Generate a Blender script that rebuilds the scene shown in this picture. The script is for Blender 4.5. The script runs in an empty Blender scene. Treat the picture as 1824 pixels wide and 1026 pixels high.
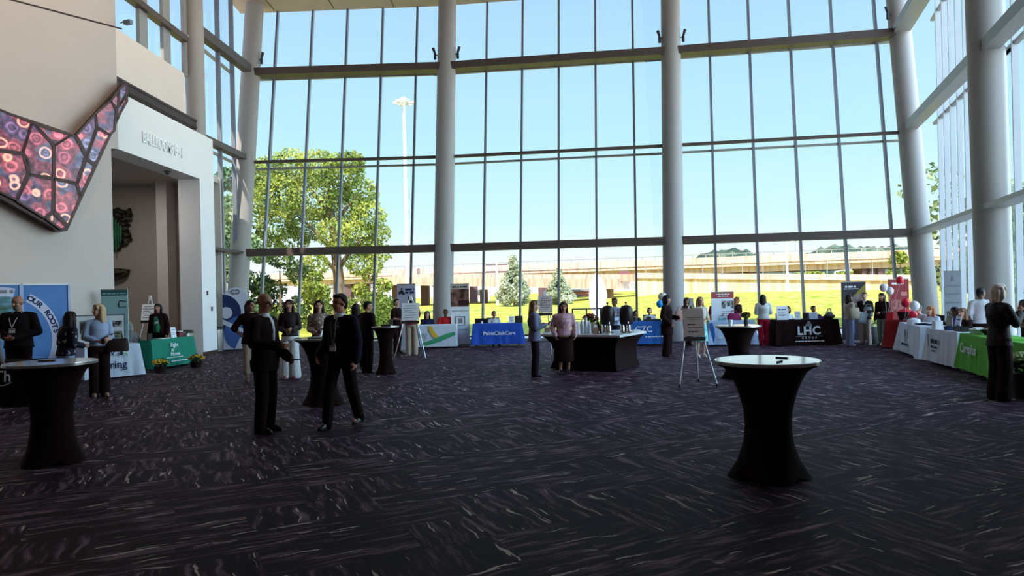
import bpy, bmesh, math, random
import numpy as np
from mathutils import Vector, Matrix
random.seed(7); rng = np.random.default_rng(11)
C = bpy.context.scene.collection
sc = bpy.context.scene
# ---------------------------------------------------------------- camera
F_PX, EYE, ROLL = 1250.0, 1.70, math.atan(26/1150)
cd = bpy.data.cameras.new('camera'); cam = bpy.data.objects.new('camera', cd); C.objects.link(cam)
sc.camera = cam
cd.sensor_width = 36.0; cd.lens = F_PX/1824*36.0; cd.shift_y = 9/1824
cd.clip_start = .05; cd.clip_end = 2000
RV = Vector((math.cos(ROLL), 0, -math.sin(ROLL))); UV = Vector((math.sin(ROLL), 0, math.cos(ROLL))); FV = Vector((0, 1, 0))
cam.matrix_world = Matrix(((RV.x, UV.x, -FV.x, 0), (RV.y, UV.y, -FV.y, 0), (RV.z, UV.z, -FV.z, EYE), (0, 0, 0, 1)))
# ---------------------------------------------------------------- world, sun, exposure
sc.view_settings.view_transform = 'Standard'; sc.view_settings.look = 'None'
sc.view_settings.gamma = 1.0; sc.view_settings.use_curve_mapping = False
sc.view_settings.exposure = 0.0
sc.cycles.max_bounces = 8; sc.cycles.diffuse_bounces = 5; sc.cycles.transparent_max_bounces = 24
sc.cycles.sample_clamp_indirect = 6
W = bpy.data.worlds.new('sky'); sc.world = W; W.use_nodes = True
nt = W.node_tree; nt.nodes.clear()
def nd(t, ty, **kw):
    n = t.nodes.new(ty)
    for k, v in kw.items(): setattr(n, k, v)
    return n
def math_n(t, op, a, b=None, c=None):
    n = nd(t, 'ShaderNodeMath', operation=op)
    for i, v in enumerate((a, b, c)):
        if v is None: continue
        if isinstance(v, (int, float)): n.inputs[i].default_value = v
        else: t.links.new(v, n.inputs[i])
    return n.outputs[0]
def ramp_n(t, fac, stops, interp='LINEAR'):
    r = nd(t, 'ShaderNodeValToRGB'); r.color_ramp.interpolation = interp
    while len(r.color_ramp.elements) < len(stops): r.color_ramp.elements.new(.5)
    for e, (p, c) in zip(r.color_ramp.elements, stops):
        e.position = p; e.color = (*c, 1) if len(c) == 3 else c
    t.links.new(fac, r.inputs[0]); return r.outputs[0]
def mix_n(t, fac, a, b, blend='MIX'):
    n = nd(t, 'ShaderNodeMix', data_type='RGBA', blend_type=blend)
    for i, v in ((0, fac), (6, a), (7, b)):
        if isinstance(v, (int, float)): n.inputs[i].default_value = v
        elif isinstance(v, tuple): n.inputs[i].default_value = (*v, 1)
        else: t.links.new(v, n.inputs[i])
    return n.outputs[2]
tc = nd(nt, 'ShaderNodeTexCoord'); sx = nd(nt, 'ShaderNodeSeparateXYZ'); nt.links.new(tc.outputs['Generated'], sx.inputs[0])
sky = ramp_n(nt, sx.outputs[2], [(0, (1.0, 1.0, 1.0)), (.04, (.93, 1.0, 1.0)), (.10, (.66, .93, 1.0)), (.20, (.53, .85, 1.0)), (.385, (.43, .69, .99)), (1, (.25, .45, .9))])
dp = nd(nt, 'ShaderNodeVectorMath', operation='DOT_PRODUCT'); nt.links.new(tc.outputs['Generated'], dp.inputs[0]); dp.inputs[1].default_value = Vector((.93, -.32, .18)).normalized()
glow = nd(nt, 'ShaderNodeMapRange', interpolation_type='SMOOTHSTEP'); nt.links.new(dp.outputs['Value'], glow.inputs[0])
glow.inputs[1].default_value = .45; glow.inputs[2].default_value = 1.0; glow.inputs[3].default_value = 1.1; glow.inputs[4].default_value = 10  # sky outside the view boosted on the right, added to light the left wall
bg = nd(nt, 'ShaderNodeBackground'); wo = nd(nt, 'ShaderNodeOutputWorld')
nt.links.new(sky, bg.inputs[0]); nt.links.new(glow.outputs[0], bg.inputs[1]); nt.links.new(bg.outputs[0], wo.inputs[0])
sl = bpy.data.lights.new('sun', 'SUN'); sl.energy = 7.5; sl.angle = math.radians(.6); sl.color = (1, .93, .82)
so = bpy.data.objects.new('sun', sl); C.objects.link(so)
so.rotation_euler = Vector((.25, .65, -.72)).to_track_quat('-Z', 'Y').to_euler()
for lx, ly, e in ((-5.5, 9, 560), (-6.5, 13, 560), (-5.5, 18.5, 420)):  # unseen warm spots aimed at the left wall to brighten it, no fixtures built
    al = bpy.data.lights.new('unseen_wall_wash', 'SPOT'); al.shadow_soft_size = .15; al.energy = e; al.color = (1, .82, .66); al.spot_size = 1.35; al.spot_blend = .8
    ao = bpy.data.objects.new('unseen_wall_wash', al); C.objects.link(ao); ao.location = (lx, ly, 12.4)
    ao.rotation_euler = Vector((-.95, .3, -.75)).to_track_quat('-Z', 'Y').to_euler()
al = bpy.data.lights.new('alcove_fill', 'AREA'); al.shape = 'DISK'; al.size = .5; al.energy = 55; al.color = (1, .95, .88)  # unseen fill lamp added to lift the dark alcove
ao = bpy.data.objects.new('alcove_fill', al); C.objects.link(ao); ao.location = (-11.6, 20.2, 5.5)
# ---------------------------------------------------------------- pixel to place
def hor(px): return 522 - (px-912)*math.tan(ROLL)
def ray(px, py): return RV*((px-912)/F_PX) + UV*(-(py-522)/F_PX) + FV
EP = Vector((0, 0, EYE))
def atY(px, py, Y): d = ray(px, py); return EP + d*(Y/d.y)
def onZ(px, py, z=0.0): d = ray(px, py); return EP + d*((z-EYE)/d.z)
def onplane(px, py, p, n):
    d = ray(px, py); p = Vector(p); n = Vector(n); return EP + d*((p-EP).dot(n)/d.dot(n))
def gx(px, Y, z=0.0):                       # x of the place at depth Y and height z that shows in column px
    X = 0.0
    for _ in range(6):
        py = 522 - F_PX*((X*UV.x + (z-EYE)*UV.z)/Y)
        X = atY(px, py, Y).x
    return X
def gp(px, Y, z=0.0): return Vector((gx(px, Y, z), Y, z))
# ---------------------------------------------------------------- materials
def lin(c):
    return tuple(((v/255)/12.92 if v/255 <= .04045 else ((v/255+.055)/1.055)**2.4) for v in c)
MATS = {}
def newmat(name):
    m = bpy.data.materials.new(name); m.use_nodes = True; t = m.node_tree; t.nodes.clear()
    o = nd(t, 'ShaderNodeOutputMaterial'); b = nd(t, 'ShaderNodeBsdfPrincipled'); t.links.new(b.outputs[0], o.inputs[0])
    return m, t, b, o
def M(name, rgb, rough=.6, metal=0.0, spec=.3, var=.10, scale=9.0, emit=0.0):
    if name in MATS: return MATS[name]
    m, t, b, o = newmat(name); c = lin(rgb)
    cc = nd(t, 'ShaderNodeTexCoord'); n = nd(t, 'ShaderNodeTexNoise'); n.inputs['Scale'].default_value = scale; n.inputs['Detail'].default_value = 3
    t.links.new(cc.outputs['Object'], n.inputs['Vector'])
    col = mix_n(t, n.outputs[0], tuple(v*(1-var) for v in c), tuple(min(1, v*(1+var)) for v in c))
    t.links.new(col, b.inputs['Base Color'])
    b.inputs['Roughness'].default_value = rough; b.inputs['Metallic'].default_value = metal; b.inputs['Specular IOR Level'].default_value = spec
    if emit: t.links.new(col, b.inputs['Emission Color']); b.inputs['Emission Strength'].default_value = emit
    MATS[name] = m; return m
def MP(name, c1, c2, scale=30, thr=.55, kind='noise', c3=None, rough=.7, stretch=None, width=.02):
    if name in MATS: return MATS[name]
    m, t, b, o = newmat(name); cc = nd(t, 'ShaderNodeTexCoord'); v = cc.outputs['Object']
    if stretch:
        mp = nd(t, 'ShaderNodeMapping'); mp.inputs['Scale'].default_value = stretch; t.links.new(v, mp.inputs[0]); v = mp.outputs[0]
    if kind == 'noise':
        n = nd(t, 'ShaderNodeTexNoise'); n.inputs['Scale'].default_value = scale; n.inputs['Detail'].default_value = 2; f = n.outputs[0]
    else:
        n = nd(t, 'ShaderNodeTexVoronoi'); n.inputs['Scale'].default_value = scale; f = n.outputs['Distance']
    t.links.new(v, n.inputs['Vector'])
    st = [(max(0, thr-width), lin(c1)), (thr+width, lin(c2))]
    if c3: st.append((min(1, thr+.12), lin(c3)))
    t.links.new(ramp_n(t, f, st), b.inputs['Base Color'])
    b.inputs['Roughness'].default_value = rough; b.inputs['Specular IOR Level'].default_value = .2
    MATS[name] = m; return m
# ---------------------------------------------------------------- mesh builder
def frame_of(d, up=Vector((0, 0, 1))):
    d = d.normalized()
    s = d.cross(up)
    if s.length < 1e-4: s = Vector((1, 0, 0))
    s.normalize(); return d, s, s.cross(d)
class MB:
    def __init__(self): self.V = []; self.F = []; self.I = []
    def add(self, vs, fs, mi=0):
        k = len(self.V); self.V += [tuple(v) for v in vs]; self.F += [tuple(i+k for i in f) for f in fs]; self.I += [mi]*len(fs); return self
    def box(self, c, s, rz=0.0, mi=0, mat=None):
        hx, hy, hz = (v/2 for v in s); R = Matrix.Rotation(rz, 3, 'Z') if mat is None else mat; c = Vector(c)
        vs = [c + R @ Vector((x, y, z)) for x in (-hx, hx) for y in (-hy, hy) for z in (-hz, hz)]
        return self.add(vs, [(0, 1, 3, 2), (4, 6, 7, 5), (0, 4, 5, 1), (2, 3, 7, 6), (0, 2, 6, 4), (1, 5, 7, 3)], mi)
    def beam(self, p0, p1, w, h, mi=0, up=Vector((0, 0, 1))):   # w across, h along up
        p0 = Vector(p0); p1 = Vector(p1); d, s, u = frame_of(p1-p0, up)
        vs = [p + s*a*w/2 + u*b*h/2 for p in (p0, p1) for a in (-1, 1) for b in (-1, 1)]
        return self.add(vs, [(0, 1, 3, 2), (4, 6, 7, 5), (0, 4, 5, 1), (2, 3, 7, 6), (0, 2, 6, 4), (1, 5, 7, 3)], mi)
    def tube(self, pts, r, n=8, mi=0, caps=True):
        pts = [Vector(p) for p in pts]; rs = r if isinstance(r, (list, tuple)) else [r]*len(pts)
        vs = []; fs = []; k = len(pts)
        s = None
        for i, p in enumerate(pts):
            d = (pts[min(i+1, k-1)] - pts[max(i-1, 0)]).normalized()
            if s is None: _, s, u = frame_of(d)
            else:
                s = (s - d*s.dot(d)); s = s.normalized() if s.length > 1e-6 else frame_of(d)[1]
            u = s.cross(d)
            for j in range(n):
                a = 2*math.pi*j/n; vs.append(p + (s*math.cos(a) + u*math.sin(a))*rs[i])
        for i in range(k-1):
            for j in range(n):
                fs.append((i*n+j, i*n+(j+1) % n, (i+1)*n+(j+1) % n, (i+1)*n+j))
        if caps: fs.append(tuple(range(n))[::-1]); fs.append(tuple(range((k-1)*n, k*n)))
        return self.add(vs, fs, mi)
    def cap(self, p0, p1, r0, r1, n=10, mi=0):                   # tapered capsule
        p0 = Vector(p0); p1 = Vector(p1); d, s, u = frame_of(p1-p0) if (p1-p0).length > 1e-6 else frame_of(Vector((0, 0, 1)))
        rings = []
        for a in (-80, -45, 0): rings.append((p0 + d*r0*math.sin(math.radians(a)), r0*math.cos(math.radians(a))))
        for a in (0, 45, 80): rings.append((p1 + d*r1*math.sin(math.radians(a)), r1*math.cos(math.radians(a))))
        return self.tube([q[0] for q in rings], [max(q[1], 1e-3) for q in rings], n, mi)
    def ell(self, c, r, nu=14, nv=8, R=None, mi=0):
        c = Vector(c); vs = []; fs = []
        for i in range(nv+1):
            t = -math.pi/2 + math.pi*i/nv; t = max(-1.5, min(1.5, t))
            for j in range(nu):
                a = 2*math.pi*j/nu; q = Vector((r[0]*math.cos(t)*math.cos(a), r[1]*math.cos(t)*math.sin(a), r[2]*math.sin(t)))
                vs.append(c + (R @ q if R else q))
        for i in range(nv):
            for j in range(nu): fs.append((i*nu+j, i*nu+(j+1) % nu, (i+1)*nu+(j+1) % nu, (i+1)*nu+j))
        fs.append(tuple(range(nu))[::-1]); fs.append(tuple(range(nv*nu, (nv+1)*nu)))
        return self.add(vs, fs, mi)
    def rings(self, rs, mi=0, close=True):                      # list of equal-length loops
        n = len(rs[0]); vs = [p for r in rs for p in r]; fs = []
        for i in range(len(rs)-1):
            for j in range(n): fs.append((i*n+j, i*n+(j+1) % n, (i+1)*n+(j+1) % n, (i+1)*n+j))
        if close: fs.append(tuple(range(n))[::-1]); fs.append(tuple(range((len(rs)-1)*n, len(rs)*n)))
        return self.add(vs, fs, mi)
    def loft(self, rs, n=18, f=None, mi=0, close=True):          # (cx, cy, cz, rx, ry)
        f = f or (lambda p: p)
        return self.rings([[f(Vector((c[0]+c[3]*math.cos(2*math.pi*j/n), c[1]+c[4]*math.sin(2*math.pi*j/n), c[2]))) for j in range(n)] for c in rs], mi, close)
    def lathe(self, prof, n=32, c=(0, 0), mi=0, close=True):
        return self.loft([(c[0], c[1], z, r, r) for r, z in prof], n, None, mi, close)
    def prism(self, poly, z0, z1, mi=0):
        return self.rings([[Vector((x, y, z0)) for x, y in poly], [Vector((x, y, z1)) for x, y in poly]], mi)
    def ext(self, poly, vec, mi=0):
        vec = Vector(vec); return self.rings([[Vector(p) for p in poly], [Vector(p)+vec for p in poly]], mi)
    def mesh(self, name, mats, smooth=None, recalc=True):
        me = bpy.data.meshes.new(name); me.from_pydata(self.V, [], self.F)
        for m in (mats if isinstance(mats, (list, tuple)) else [mats]): me.materials.append(m)
        me.polygons.foreach_set('material_index', self.I)
        if recalc:
            bm = bmesh.new(); bm.from_mesh(me); bmesh.ops.recalc_face_normals(bm, faces=bm.faces[:]); bm.to_mesh(me); bm.free()
        if smooth is not None:
            me.polygons.foreach_set('use_smooth', [True]*len(me.polygons)); me.set_sharp_from_angle(angle=math.radians(smooth))
        me.update(); return me
    def build(self, name, mats, parent=None, smooth=None, recalc=True):
        return link(name, self.mesh(name, mats, smooth, recalc), parent)
def link(name, me, parent=None):
    o = bpy.data.objects.new(name, me); C.objects.link(o)
    if parent is not None: o.parent = parent
    return o
def tag(o, label=None, cat=None, group=None, kind=None):
    if label: o['label'] = label
    if cat: o['category'] = cat
    if group: o['group'] = group
    if kind: o['kind'] = kind
    return o
def thing(name, label, cat, loc=(0, 0, 0), rz=0.0, group=None, kind=None):
    o = bpy.data.objects.new(name, None); C.objects.link(o); o.empty_display_size = .2
    o.location = loc; o.rotation_euler = (0, 0, rz); return tag(o, label, cat, group, kind)
def dup(root, label, loc, rz=None):
    r = root.copy(); C.objects.link(r); r.location = loc; r['label'] = label
    if rz is not None: r.rotation_euler = (0, 0, rz)
    for ch in list(root.children):
        c = ch.copy(); C.objects.link(c); c.parent = r
        for g in ch.children:
            d = g.copy(); C.objects.link(d); d.parent = c
    return r
TMP = bpy.data.scenes.new('tmp')
def tmp_graph():
    with bpy.context.temp_override(scene=TMP, view_layer=TMP.view_layers[0]): return bpy.context.evaluated_depsgraph_get()
def text(body, size, o, xd, up, mat, parent=None, name='lettering', ext=.002, align='CENTER', space=1.0, sx=1.0, bold=.012):
    cu = bpy.data.curves.new('t', 'FONT'); cu.body = body; cu.size = size; cu.extrude = ext; cu.align_x = align; cu.align_y = 'CENTER'; cu.space_character = space
    cu.resolution_u = 3; cu.offset = bold*size
    ob = bpy.data.objects.new('t', cu); TMP.collection.objects.link(ob)
    dg = tmp_graph()
    me = bpy.data.meshes.new_from_object(ob.evaluated_get(dg)); bpy.data.objects.remove(ob)
    xd = Vector(xd).normalized(); up = Vector(up).normalized(); n = xd.cross(up); o = Vector(o)
    me.transform(Matrix(((xd.x*sx, up.x, n.x, o.x), (xd.y*sx, up.y, n.y, o.y), (xd.z*sx, up.z, n.z, o.z), (0, 0, 0, 1))))
    me.materials.clear(); me.materials.append(mat); me.name = name
    return link(name, me, parent)
def lines(rows, o, xd, up, mat, parent, name='printed_text', thick=.002):
    """small print too fine to read: rows of (x0, x1, y, height) bars of broken words"""
    mb = MB(); xd = Vector(xd).normalized(); up = Vector(up).normalized(); n = xd.cross(up); o = Vector(o); R = Matrix((xd, up, n)).transposed()
    for x0, x1, y, h in rows:
        x = x0
        while x < x1-1e-4:
            w = min(x1-x, h*random.uniform(1.2, 3.5)); mb.box(o + xd*(x+w/2) + up*y, (w, h, thick), mat=R); x += w + h*.6
    return mb.build(name, mat, parent)
# ================================================================ the building
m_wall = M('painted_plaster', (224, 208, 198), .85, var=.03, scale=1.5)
m_white = M('white_plaster', (236, 230, 228), .8, var=.03, scale=2)
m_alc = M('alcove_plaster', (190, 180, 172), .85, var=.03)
m_col = M('column_paint', (158, 151, 146), .55, var=.03, scale=2)
m_beam = M('bronze_beam', (84, 70, 64), .5, var=.1)
m_rail = M('grey_steel', (150, 146, 142), .45, metal=.2, var=.06)
m_mul = M('mullion_metal', (128, 132, 142), .4, metal=.3, var=.05)
m_fin = M('pale_fin', (214, 218, 222), .5, var=.04)
m_dark = M('dark_steel', (62, 44, 40), .5, var=.1)
m_ceil = M('ceiling_panel', (190, 168, 166), .8, var=.04, scale=1)
def glass_mat():
    m = bpy.data.materials.new('clear_glass'); m.use_nodes = True; t = m.node_tree; t.nodes.clear()
    o = nd(t, 'ShaderNodeOutputMaterial'); tr = nd(t, 'ShaderNodeBsdfTransparent'); tr.inputs[0].default_value = (.95, .985, .985, 1)
    gl = nd(t, 'ShaderNodeBsdfGlossy'); gl.inputs['Roughness'].default_value = .01; gl.inputs[0].default_value = (.9, .95, .95, 1)
    fr = nd(t, 'ShaderNodeFresnel'); fr.inputs[0].default_value = 1.4
    mx = nd(t, 'ShaderNodeMixShader'); t.links.new(math_n(t, 'MULTIPLY', fr.outputs[0], .8), mx.inputs[0]); t.links.new(tr.outputs[0], mx.inputs[1]); t.links.new(gl.outputs[0], mx.inputs[2])
    t.links.new(mx.outputs[0], o.inputs[0]); return m
m_glass = glass_mat()
def carpet_mat():
    m, t, b, o = newmat('streaked_carpet'); cc = nd(t, 'ShaderNodeTexCoord')
    mp = nd(t, 'ShaderNodeMapping'); mp.inputs['Rotation'].default_value = (0, 0, math.radians(-26)); t.links.new(cc.outputs['Object'], mp.inputs[0])
    s = nd(t, 'ShaderNodeSeparateXYZ'); t.links.new(mp.outputs[0], s.inputs[0]); u, v = s.outputs[0], s.outputs[1]
    wn = nd(t, 'ShaderNodeTexNoise'); wn.inputs['Scale'].default_value = 3.5; wn.inputs['Detail'].default_value = 3; t.links.new(mp.outputs[0], wn.inputs['Vector'])
    wob = math_n(t, 'MULTIPLY', math_n(t, 'SUBTRACT', wn.outputs[0], .5), .13)
    u2 = math_n(t, 'ADD', u, wob); v2 = math_n(t, 'ADD', v, wob)
    def cell(su, sv, off):
        row = math_n(t, 'FLOOR', math_n(t, 'DIVIDE', v, sv))
        sh = math_n(t, 'MULTIPLY', math_n(t, 'MODULO', row, 2.0), su*.5)
        cu = math_n(t, 'FLOOR', math_n(t, 'DIVIDE', math_n(t, 'ADD', u, sh), su))
        cx = nd(t, 'ShaderNodeCombineXYZ'); t.links.new(cu, cx.inputs[0]); t.links.new(row, cx.inputs[1]); cx.inputs[2].default_value = off
        w = nd(t, 'ShaderNodeTexWhiteNoise', noise_dimensions='3D'); t.links.new(cx.outputs[0], w.inputs[0]); return w.outputs['Value']
    rnd = cell(1.0, .5, 0.0)
    sel = math_n(t, 'GREATER_THAN', rnd, .56)
    def streak(a, bb, ka, kb, det, seed):
        cx = nd(t, 'ShaderNodeCombineXYZ'); t.links.new(math_n(t, 'MULTIPLY', a, ka), cx.inputs[0]); t.links.new(math_n(t, 'MULTIPLY', bb, kb), cx.inputs[1])
        t.links.new(math_n(t, 'MULTIPLY_ADD', rnd, 20.0, seed), cx.inputs[2])
        n = nd(t, 'ShaderNodeTexNoise'); n.inputs['Scale'].default_value = 1; n.inputs['Detail'].default_value = det; t.links.new(cx.outputs[0], n.inputs['Vector']); return n.outputs[0]
    def both(ka, kb, det, seed):
        A = streak(u2, v2, ka, kb, det, seed); B = streak(v2, u2, ka, kb, det, seed+5)
        mx = nd(t, 'ShaderNodeMix', data_type='FLOAT'); t.links.new(sel, mx.inputs[0]); t.links.new(B, mx.inputs[2]); t.links.new(A, mx.inputs[3]); return mx.outputs[0]
    base = ramp_n(t, both(2.0, 19, 3, 1.0), [(.36, lin((26, 8, 20))), (.46, lin((36, 16, 30))), (.53, lin((56, 32, 46))), (.60, lin((94, 66, 80))), (.69, lin((132, 104, 114)))])
    hi = ramp_n(t, both(2.1, 27, 1, 9.0), [(.69, (0, 0, 0)), (.705, (1, 1, 1))])
    col = mix_n(t, hi, base, lin((205, 190, 180)))
    t.links.new(col, b.inputs['Base Color']); b.inputs['Roughness'].default_value = .62; b.inputs['Specular IOR Level'].default_value = .07
    fn = nd(t, 'ShaderNodeTexNoise'); fn.inputs['Scale'].default_value = 220; t.links.new(cc.outputs['Object'], fn.inputs['Vector'])
    bp = nd(t, 'ShaderNodeBump'); bp.inputs['Strength'].default_value = .35; bp.inputs['Distance'].default_value = .004; t.links.new(fn.outputs[0], bp.inputs['Height']); t.links.new(bp.outputs[0], b.inputs['Normal'])
    return m
m_carpet = carpet_mat()
def struct(o, label=None, cat=None): o['kind'] = 'structure'; return tag(o, label, cat)
LEAN = .145
def on_lean(px, py, Y0, lean=LEAN):
    d = ray(px, py); t = (Y0 + EYE*lean)/(d.y - lean*d.z); return EP + d*t
ZT = 12.8
def axis(pxb, pyb, Y0, pxt, lean=LEAN, pyt=0):
    b = atY(pxb, pyb, Y0); b = Vector((b.x, Y0, 0)); t = on_lean(pxt, pyt, Y0, lean); d = (t-b)/t.z
    return b, d
COL = {'B': axis(418, 622, 24.6, 454), 'C': axis(788, 600, 24.4, 797), 'D': axis(1201, 605, 23.3, 1194), 'E': axis(1655, 612, 22.0, 1598), 'F': axis(1775, 640, 15.4, 1753, 0.0)}
A_ = gp(349, 21.8, 7.5); COL['A'] = (Vector((A_.x, 21.8, 0)), Vector((-.001, 0, 1)))
g = COL['F'][0] + Vector((-.34, -.94, 0))*7.2; COL['G'] = (g, Vector((0, 0, 1)))
def cp(k, z): b, d = COL[k]; return b + d*z
LBL = {'A': 'slim round white column rising above the ballroom entrance box', 'B': 'leaning white column at the left corner of the glass front', 'C': 'white column between the tree window and the middle window', 'D': 'white column standing behind the balloons in mid glass front', 'E': 'leaning white column at the right corner of the glass front', 'F': 'thick white column nearest on the right, behind the blonde woman'}
for k in 'BCDEFA':
    r0, r1 = (.355, .335) if k != 'A' else (.29, .28)
    if k == 'F': r0 = r1 = .36
    mb = MB(); n = 40
    mb.rings([[cp(k, z) + Vector((r*math.cos(2*math.pi*j/n), r*math.sin(2*math.pi*j/n), 0)) for j in range(n)] for z, r in ((0, r0), (ZT*.5, (r0+r1)/2), (ZT, r1))])
    struct(mb.build('column', m_col, smooth=40), LBL[k], 'column')
# --- heights of the three tiers of beams
Z1 = on_lean(790, 442, 24.4).z; Z2 = on_lean(790, 279.5, 24.4).z; Z3 = on_lean(790, 120, 24.4).z
OFF = .85
def outward(k0, k1): d = cp(k1, 0)-cp(k0, 0); return Vector((-d.y, d.x, 0)).normalized()
trim_n = [0]
def trim(mb, m, label):
    trim_n[0] += 1; return struct(mb.build(f'trim_{trim_n[0]}', m), label, 'beam')
win_n = [0]
def window(k0, k1, mpts, label, lean=LEAN, mw=.075, md=.16, fin=False, z0=0.02, beams=(), tr_z=()):
    """one glazed bay: pane, upright mullions, level transoms"""
    win_n[0] += 1; nrm = outward(k0, k1); P0 = cp(k0, 0)+nrm*OFF; P1 = cp(k1, 0)+nrm*OFF; dz = Vector((0, lean, 1))
    w = thing(f'window_{win_n[0]}', label, 'window', P0, kind='structure'); O = P0
    ext = (P1-P0).normalized()*.45
    q = [P0-ext+dz*z0-O, P1+ext+dz*z0-O, P1+ext+dz*ZT-O, P0-ext+dz*ZT-O]
    MB().add(q, [(0, 1, 2, 3)]).build('pane', m_glass, w, recalc=False)
    for a, b in mpts:
        mb = MB(); s = (b-a)/(b.z-a.z); p0 = a + s*(z0-a.z) - O; p1 = a + s*(ZT-a.z) - O
        side = nrm.cross(Vector((0, 0, 1))); 
        if fin: mb.beam(p0-nrm*md/2, p1-nrm*md/2, mw, md, up=nrm)
        else: mb.beam(p0-nrm*md/2, p1-nrm*md/2, mw, md, up=nrm)
        mb.build('mullion', m_fin if fin else m_mul, w)
    for z, h in tr_z:
        mb = MB(); mb.beam(P0-ext+dz*z-O-nrm*.05, P1+ext+dz*z-O-nrm*.05, .1, h); mb.build('transom', m_rail, w)
    return w
def mull(k0, k1, pts, lean=LEAN):
    nrm = outward(k0, k1); P0 = cp(k0, 0)+nrm*OFF; pn = (cp(k1, 0)-cp(k0, 0)).cross(Vector((0, lean, 1)))
    return [(onplane(x280, 280, P0, pn), onplane(x0, 0, P0, pn)) for x0, x280 in pts]
TR = ((Z1-.05, .07), (Z2-.12, .07), (Z3, .07))
window('B', 'C', mull('B', 'C', [(498, 482), (560, 546.6), (621.5, 610.5), (684, 675), (745, 738)]), 'tall glazed bay showing the big leafy tree outside', tr_z=TR)
window('C', 'D', mull('C', 'D', [(807, 801), (869, 865), (932, 929.4), (995.5, 995.5), (1060, 1061.8), (1125.7, 1130)]), 'middle glazed bay with the grass bank and viaduct behind', tr_z=TR)
window('D', 'E', mull('D', 'E', [(1193, 1199), (1261, 1268.8), (1330.7, 1341.6), (1402.6, 1417), (1477, 1494.8), (1554, 1575.8)]), 'right glazed bay of the front looking on the retaining wall', tr_z=TR)
def fins(k0, k1, n, t0=.0, t1=1.0):
    nrm = outward(k0, k1); a = cp(k0, 0); b = cp(k1, 0); out = []
    for i in range(n):
        p = a.lerp(b, t0+(t1-t0)*(i+.5)/n) + nrm*OFF; out.append((p, p+Vector((0, 0, 5))))
    return out
OFF_keep = OFF; OFF = .42
window('E', 'F', fins('E', 'F', 9), 'glazed side bay between the two right columns', 0.0, .06, .13, True, tr_z=((Z1+.1, .08), (Z2+.1, .08), (Z3, .08)))
window('F', 'G', fins('F', 'G', 9), 'glazed side bay at the right edge beyond the thick column', 0.0, .06, .13, True, tr_z=((Z1+.1, .08), (Z2+.1, .08), (Z3, .08)))
def mulA():
    pn = Vector((1, 0, 0)); out = []
    for px, x0 in ((391, 391), (416, 417)):
        p = onplane(px, 400, (-9.8, 0, 0), pn); out.append((p, p+Vector((0, 0, 5))))
    return out
OFF = .12
window('A', 'B', mulA(), 'narrow glazed strip left of the leaning corner column', 0.0, .09, .14, tr_z=((Z1, .07), (Z2-.1, .07), (Z3-.3, .07)))
OFF = OFF_keep
# --- beams
BL = {('B', 'C'): 'tree window', ('C', 'D'): 'middle window', ('D', 'E'): 'right front window', ('E', 'F'): 'right side bay', ('F', 'G'): 'bay at the right edge', ('A', 'B'): 'narrow left strip'}
for (k0, k1), nm in BL.items():
    fr = k1 in 'CDE' and k0 != 'E'
    for z, h, w, tier in ((Z1, .26, .40, 'lowest'), (Z2, .10 if fr else .26, .12 if fr else .34, 'middle'), (Z3, .26, .50, 'topmost')):
        if not fr: z = {'lowest': Z1, 'middle': Z2+.15, 'topmost': Z3+.1}[tier]
        if k0 == 'A': h, w = {'lowest': (.08, .3), 'middle': (.2, .3), 'topmost': (.3, .3)}[tier]
        if not fr and tier == 'lowest': h = .10; w = .45
        mb = MB(); mb.beam(cp(k0, z), cp(k1, z), w, h)
        trim(mb, m_beam if fr or k0 == 'A' else m_rail, f'{tier} horizontal beam across the {nm}')
# --- left walls
CX, CY = -9.4, 16.9
LD = Vector((-.629, -.777, 0)); LN = Vector((.777, -.629, 0))     # along the wall towards us, and into the room
c0 = Vector((CX, CY, 0)); LINT = 5.38
def lw(t, z): return c0 + LD*t + Vector((0, 0, z))
tl = -((onplane(201, 400, c0, LN)-c0).dot(LD)); t0 = (onplane(201, 400, c0, LN)-c0).dot(LD)
mb = MB(); poly = [lw(t0, 0), lw(t0, LINT), lw(0, LINT), lw(0, ZT), lw(17, ZT), lw(17, 0)]
mb.ext(poly, -LN*.3); struct(mb.build('wall_left', m_wall), 'tall beige wall on the left carrying the glass artwork', 'wall')
pa = onplane(22, 0, c0, LN); pb = onplane(217, 51.5, c0, LN); sl_ = (pa-pb)/((pa-pb).dot(LD)); 
mb = MB(); mb.beam(pb+LN*.004, pb+sl_*14+LN*.004, .012, .035); trim(mb, m_dark, 'thin dark seam line across the upper beige wall')
mb = MB(); mb.box((-9.9, (CY+20.9)/2+.15, (6.9+8.55)/2), (.3, 20.9-CY+.3, 8.55-6.9)); struct(mb.build('wall_upper_left', m_wall), 'beige wall strip above the ballroom entrance box', 'wall')
YB1, YB2 = gx(0, 1), 0
Yj = next(y/100 for y in range(1700, 2600) if gp(360, y/100, 2.5).x > CX) if False else 21.3
Ye = 22.3
BT = 6.78
mb = MB()                                                       # the entrance box: lintel, far pier, roof
mb.box((CX-.33, (CY+Ye)/2, (LINT+BT)/2), (.66, Ye-CY, BT-LINT))
mb.box((CX-.33, (Yj+Ye)/2, LINT/2), (.66, Ye-Yj, LINT))
struct(mb.build('wall_entrance', m_white), 'white entrance box wall with raised lettering over the opening', 'wall')
mb = MB(); mb.box((-9.72, (CY+21.4)/2+.2, 7.08), (.3, 21.4-CY, .28)); mb.box((-9.6, (CY+21.4)/2+.2, 7.0), (.1, 21.4-CY, .06)); mb.box((-9.6, (CY+21.4)/2+.2, 7.2), (.1, 21.4-CY, .06))
trim(mb, m_dark, 'dark steel channel between entrance box and upper wall')
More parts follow.
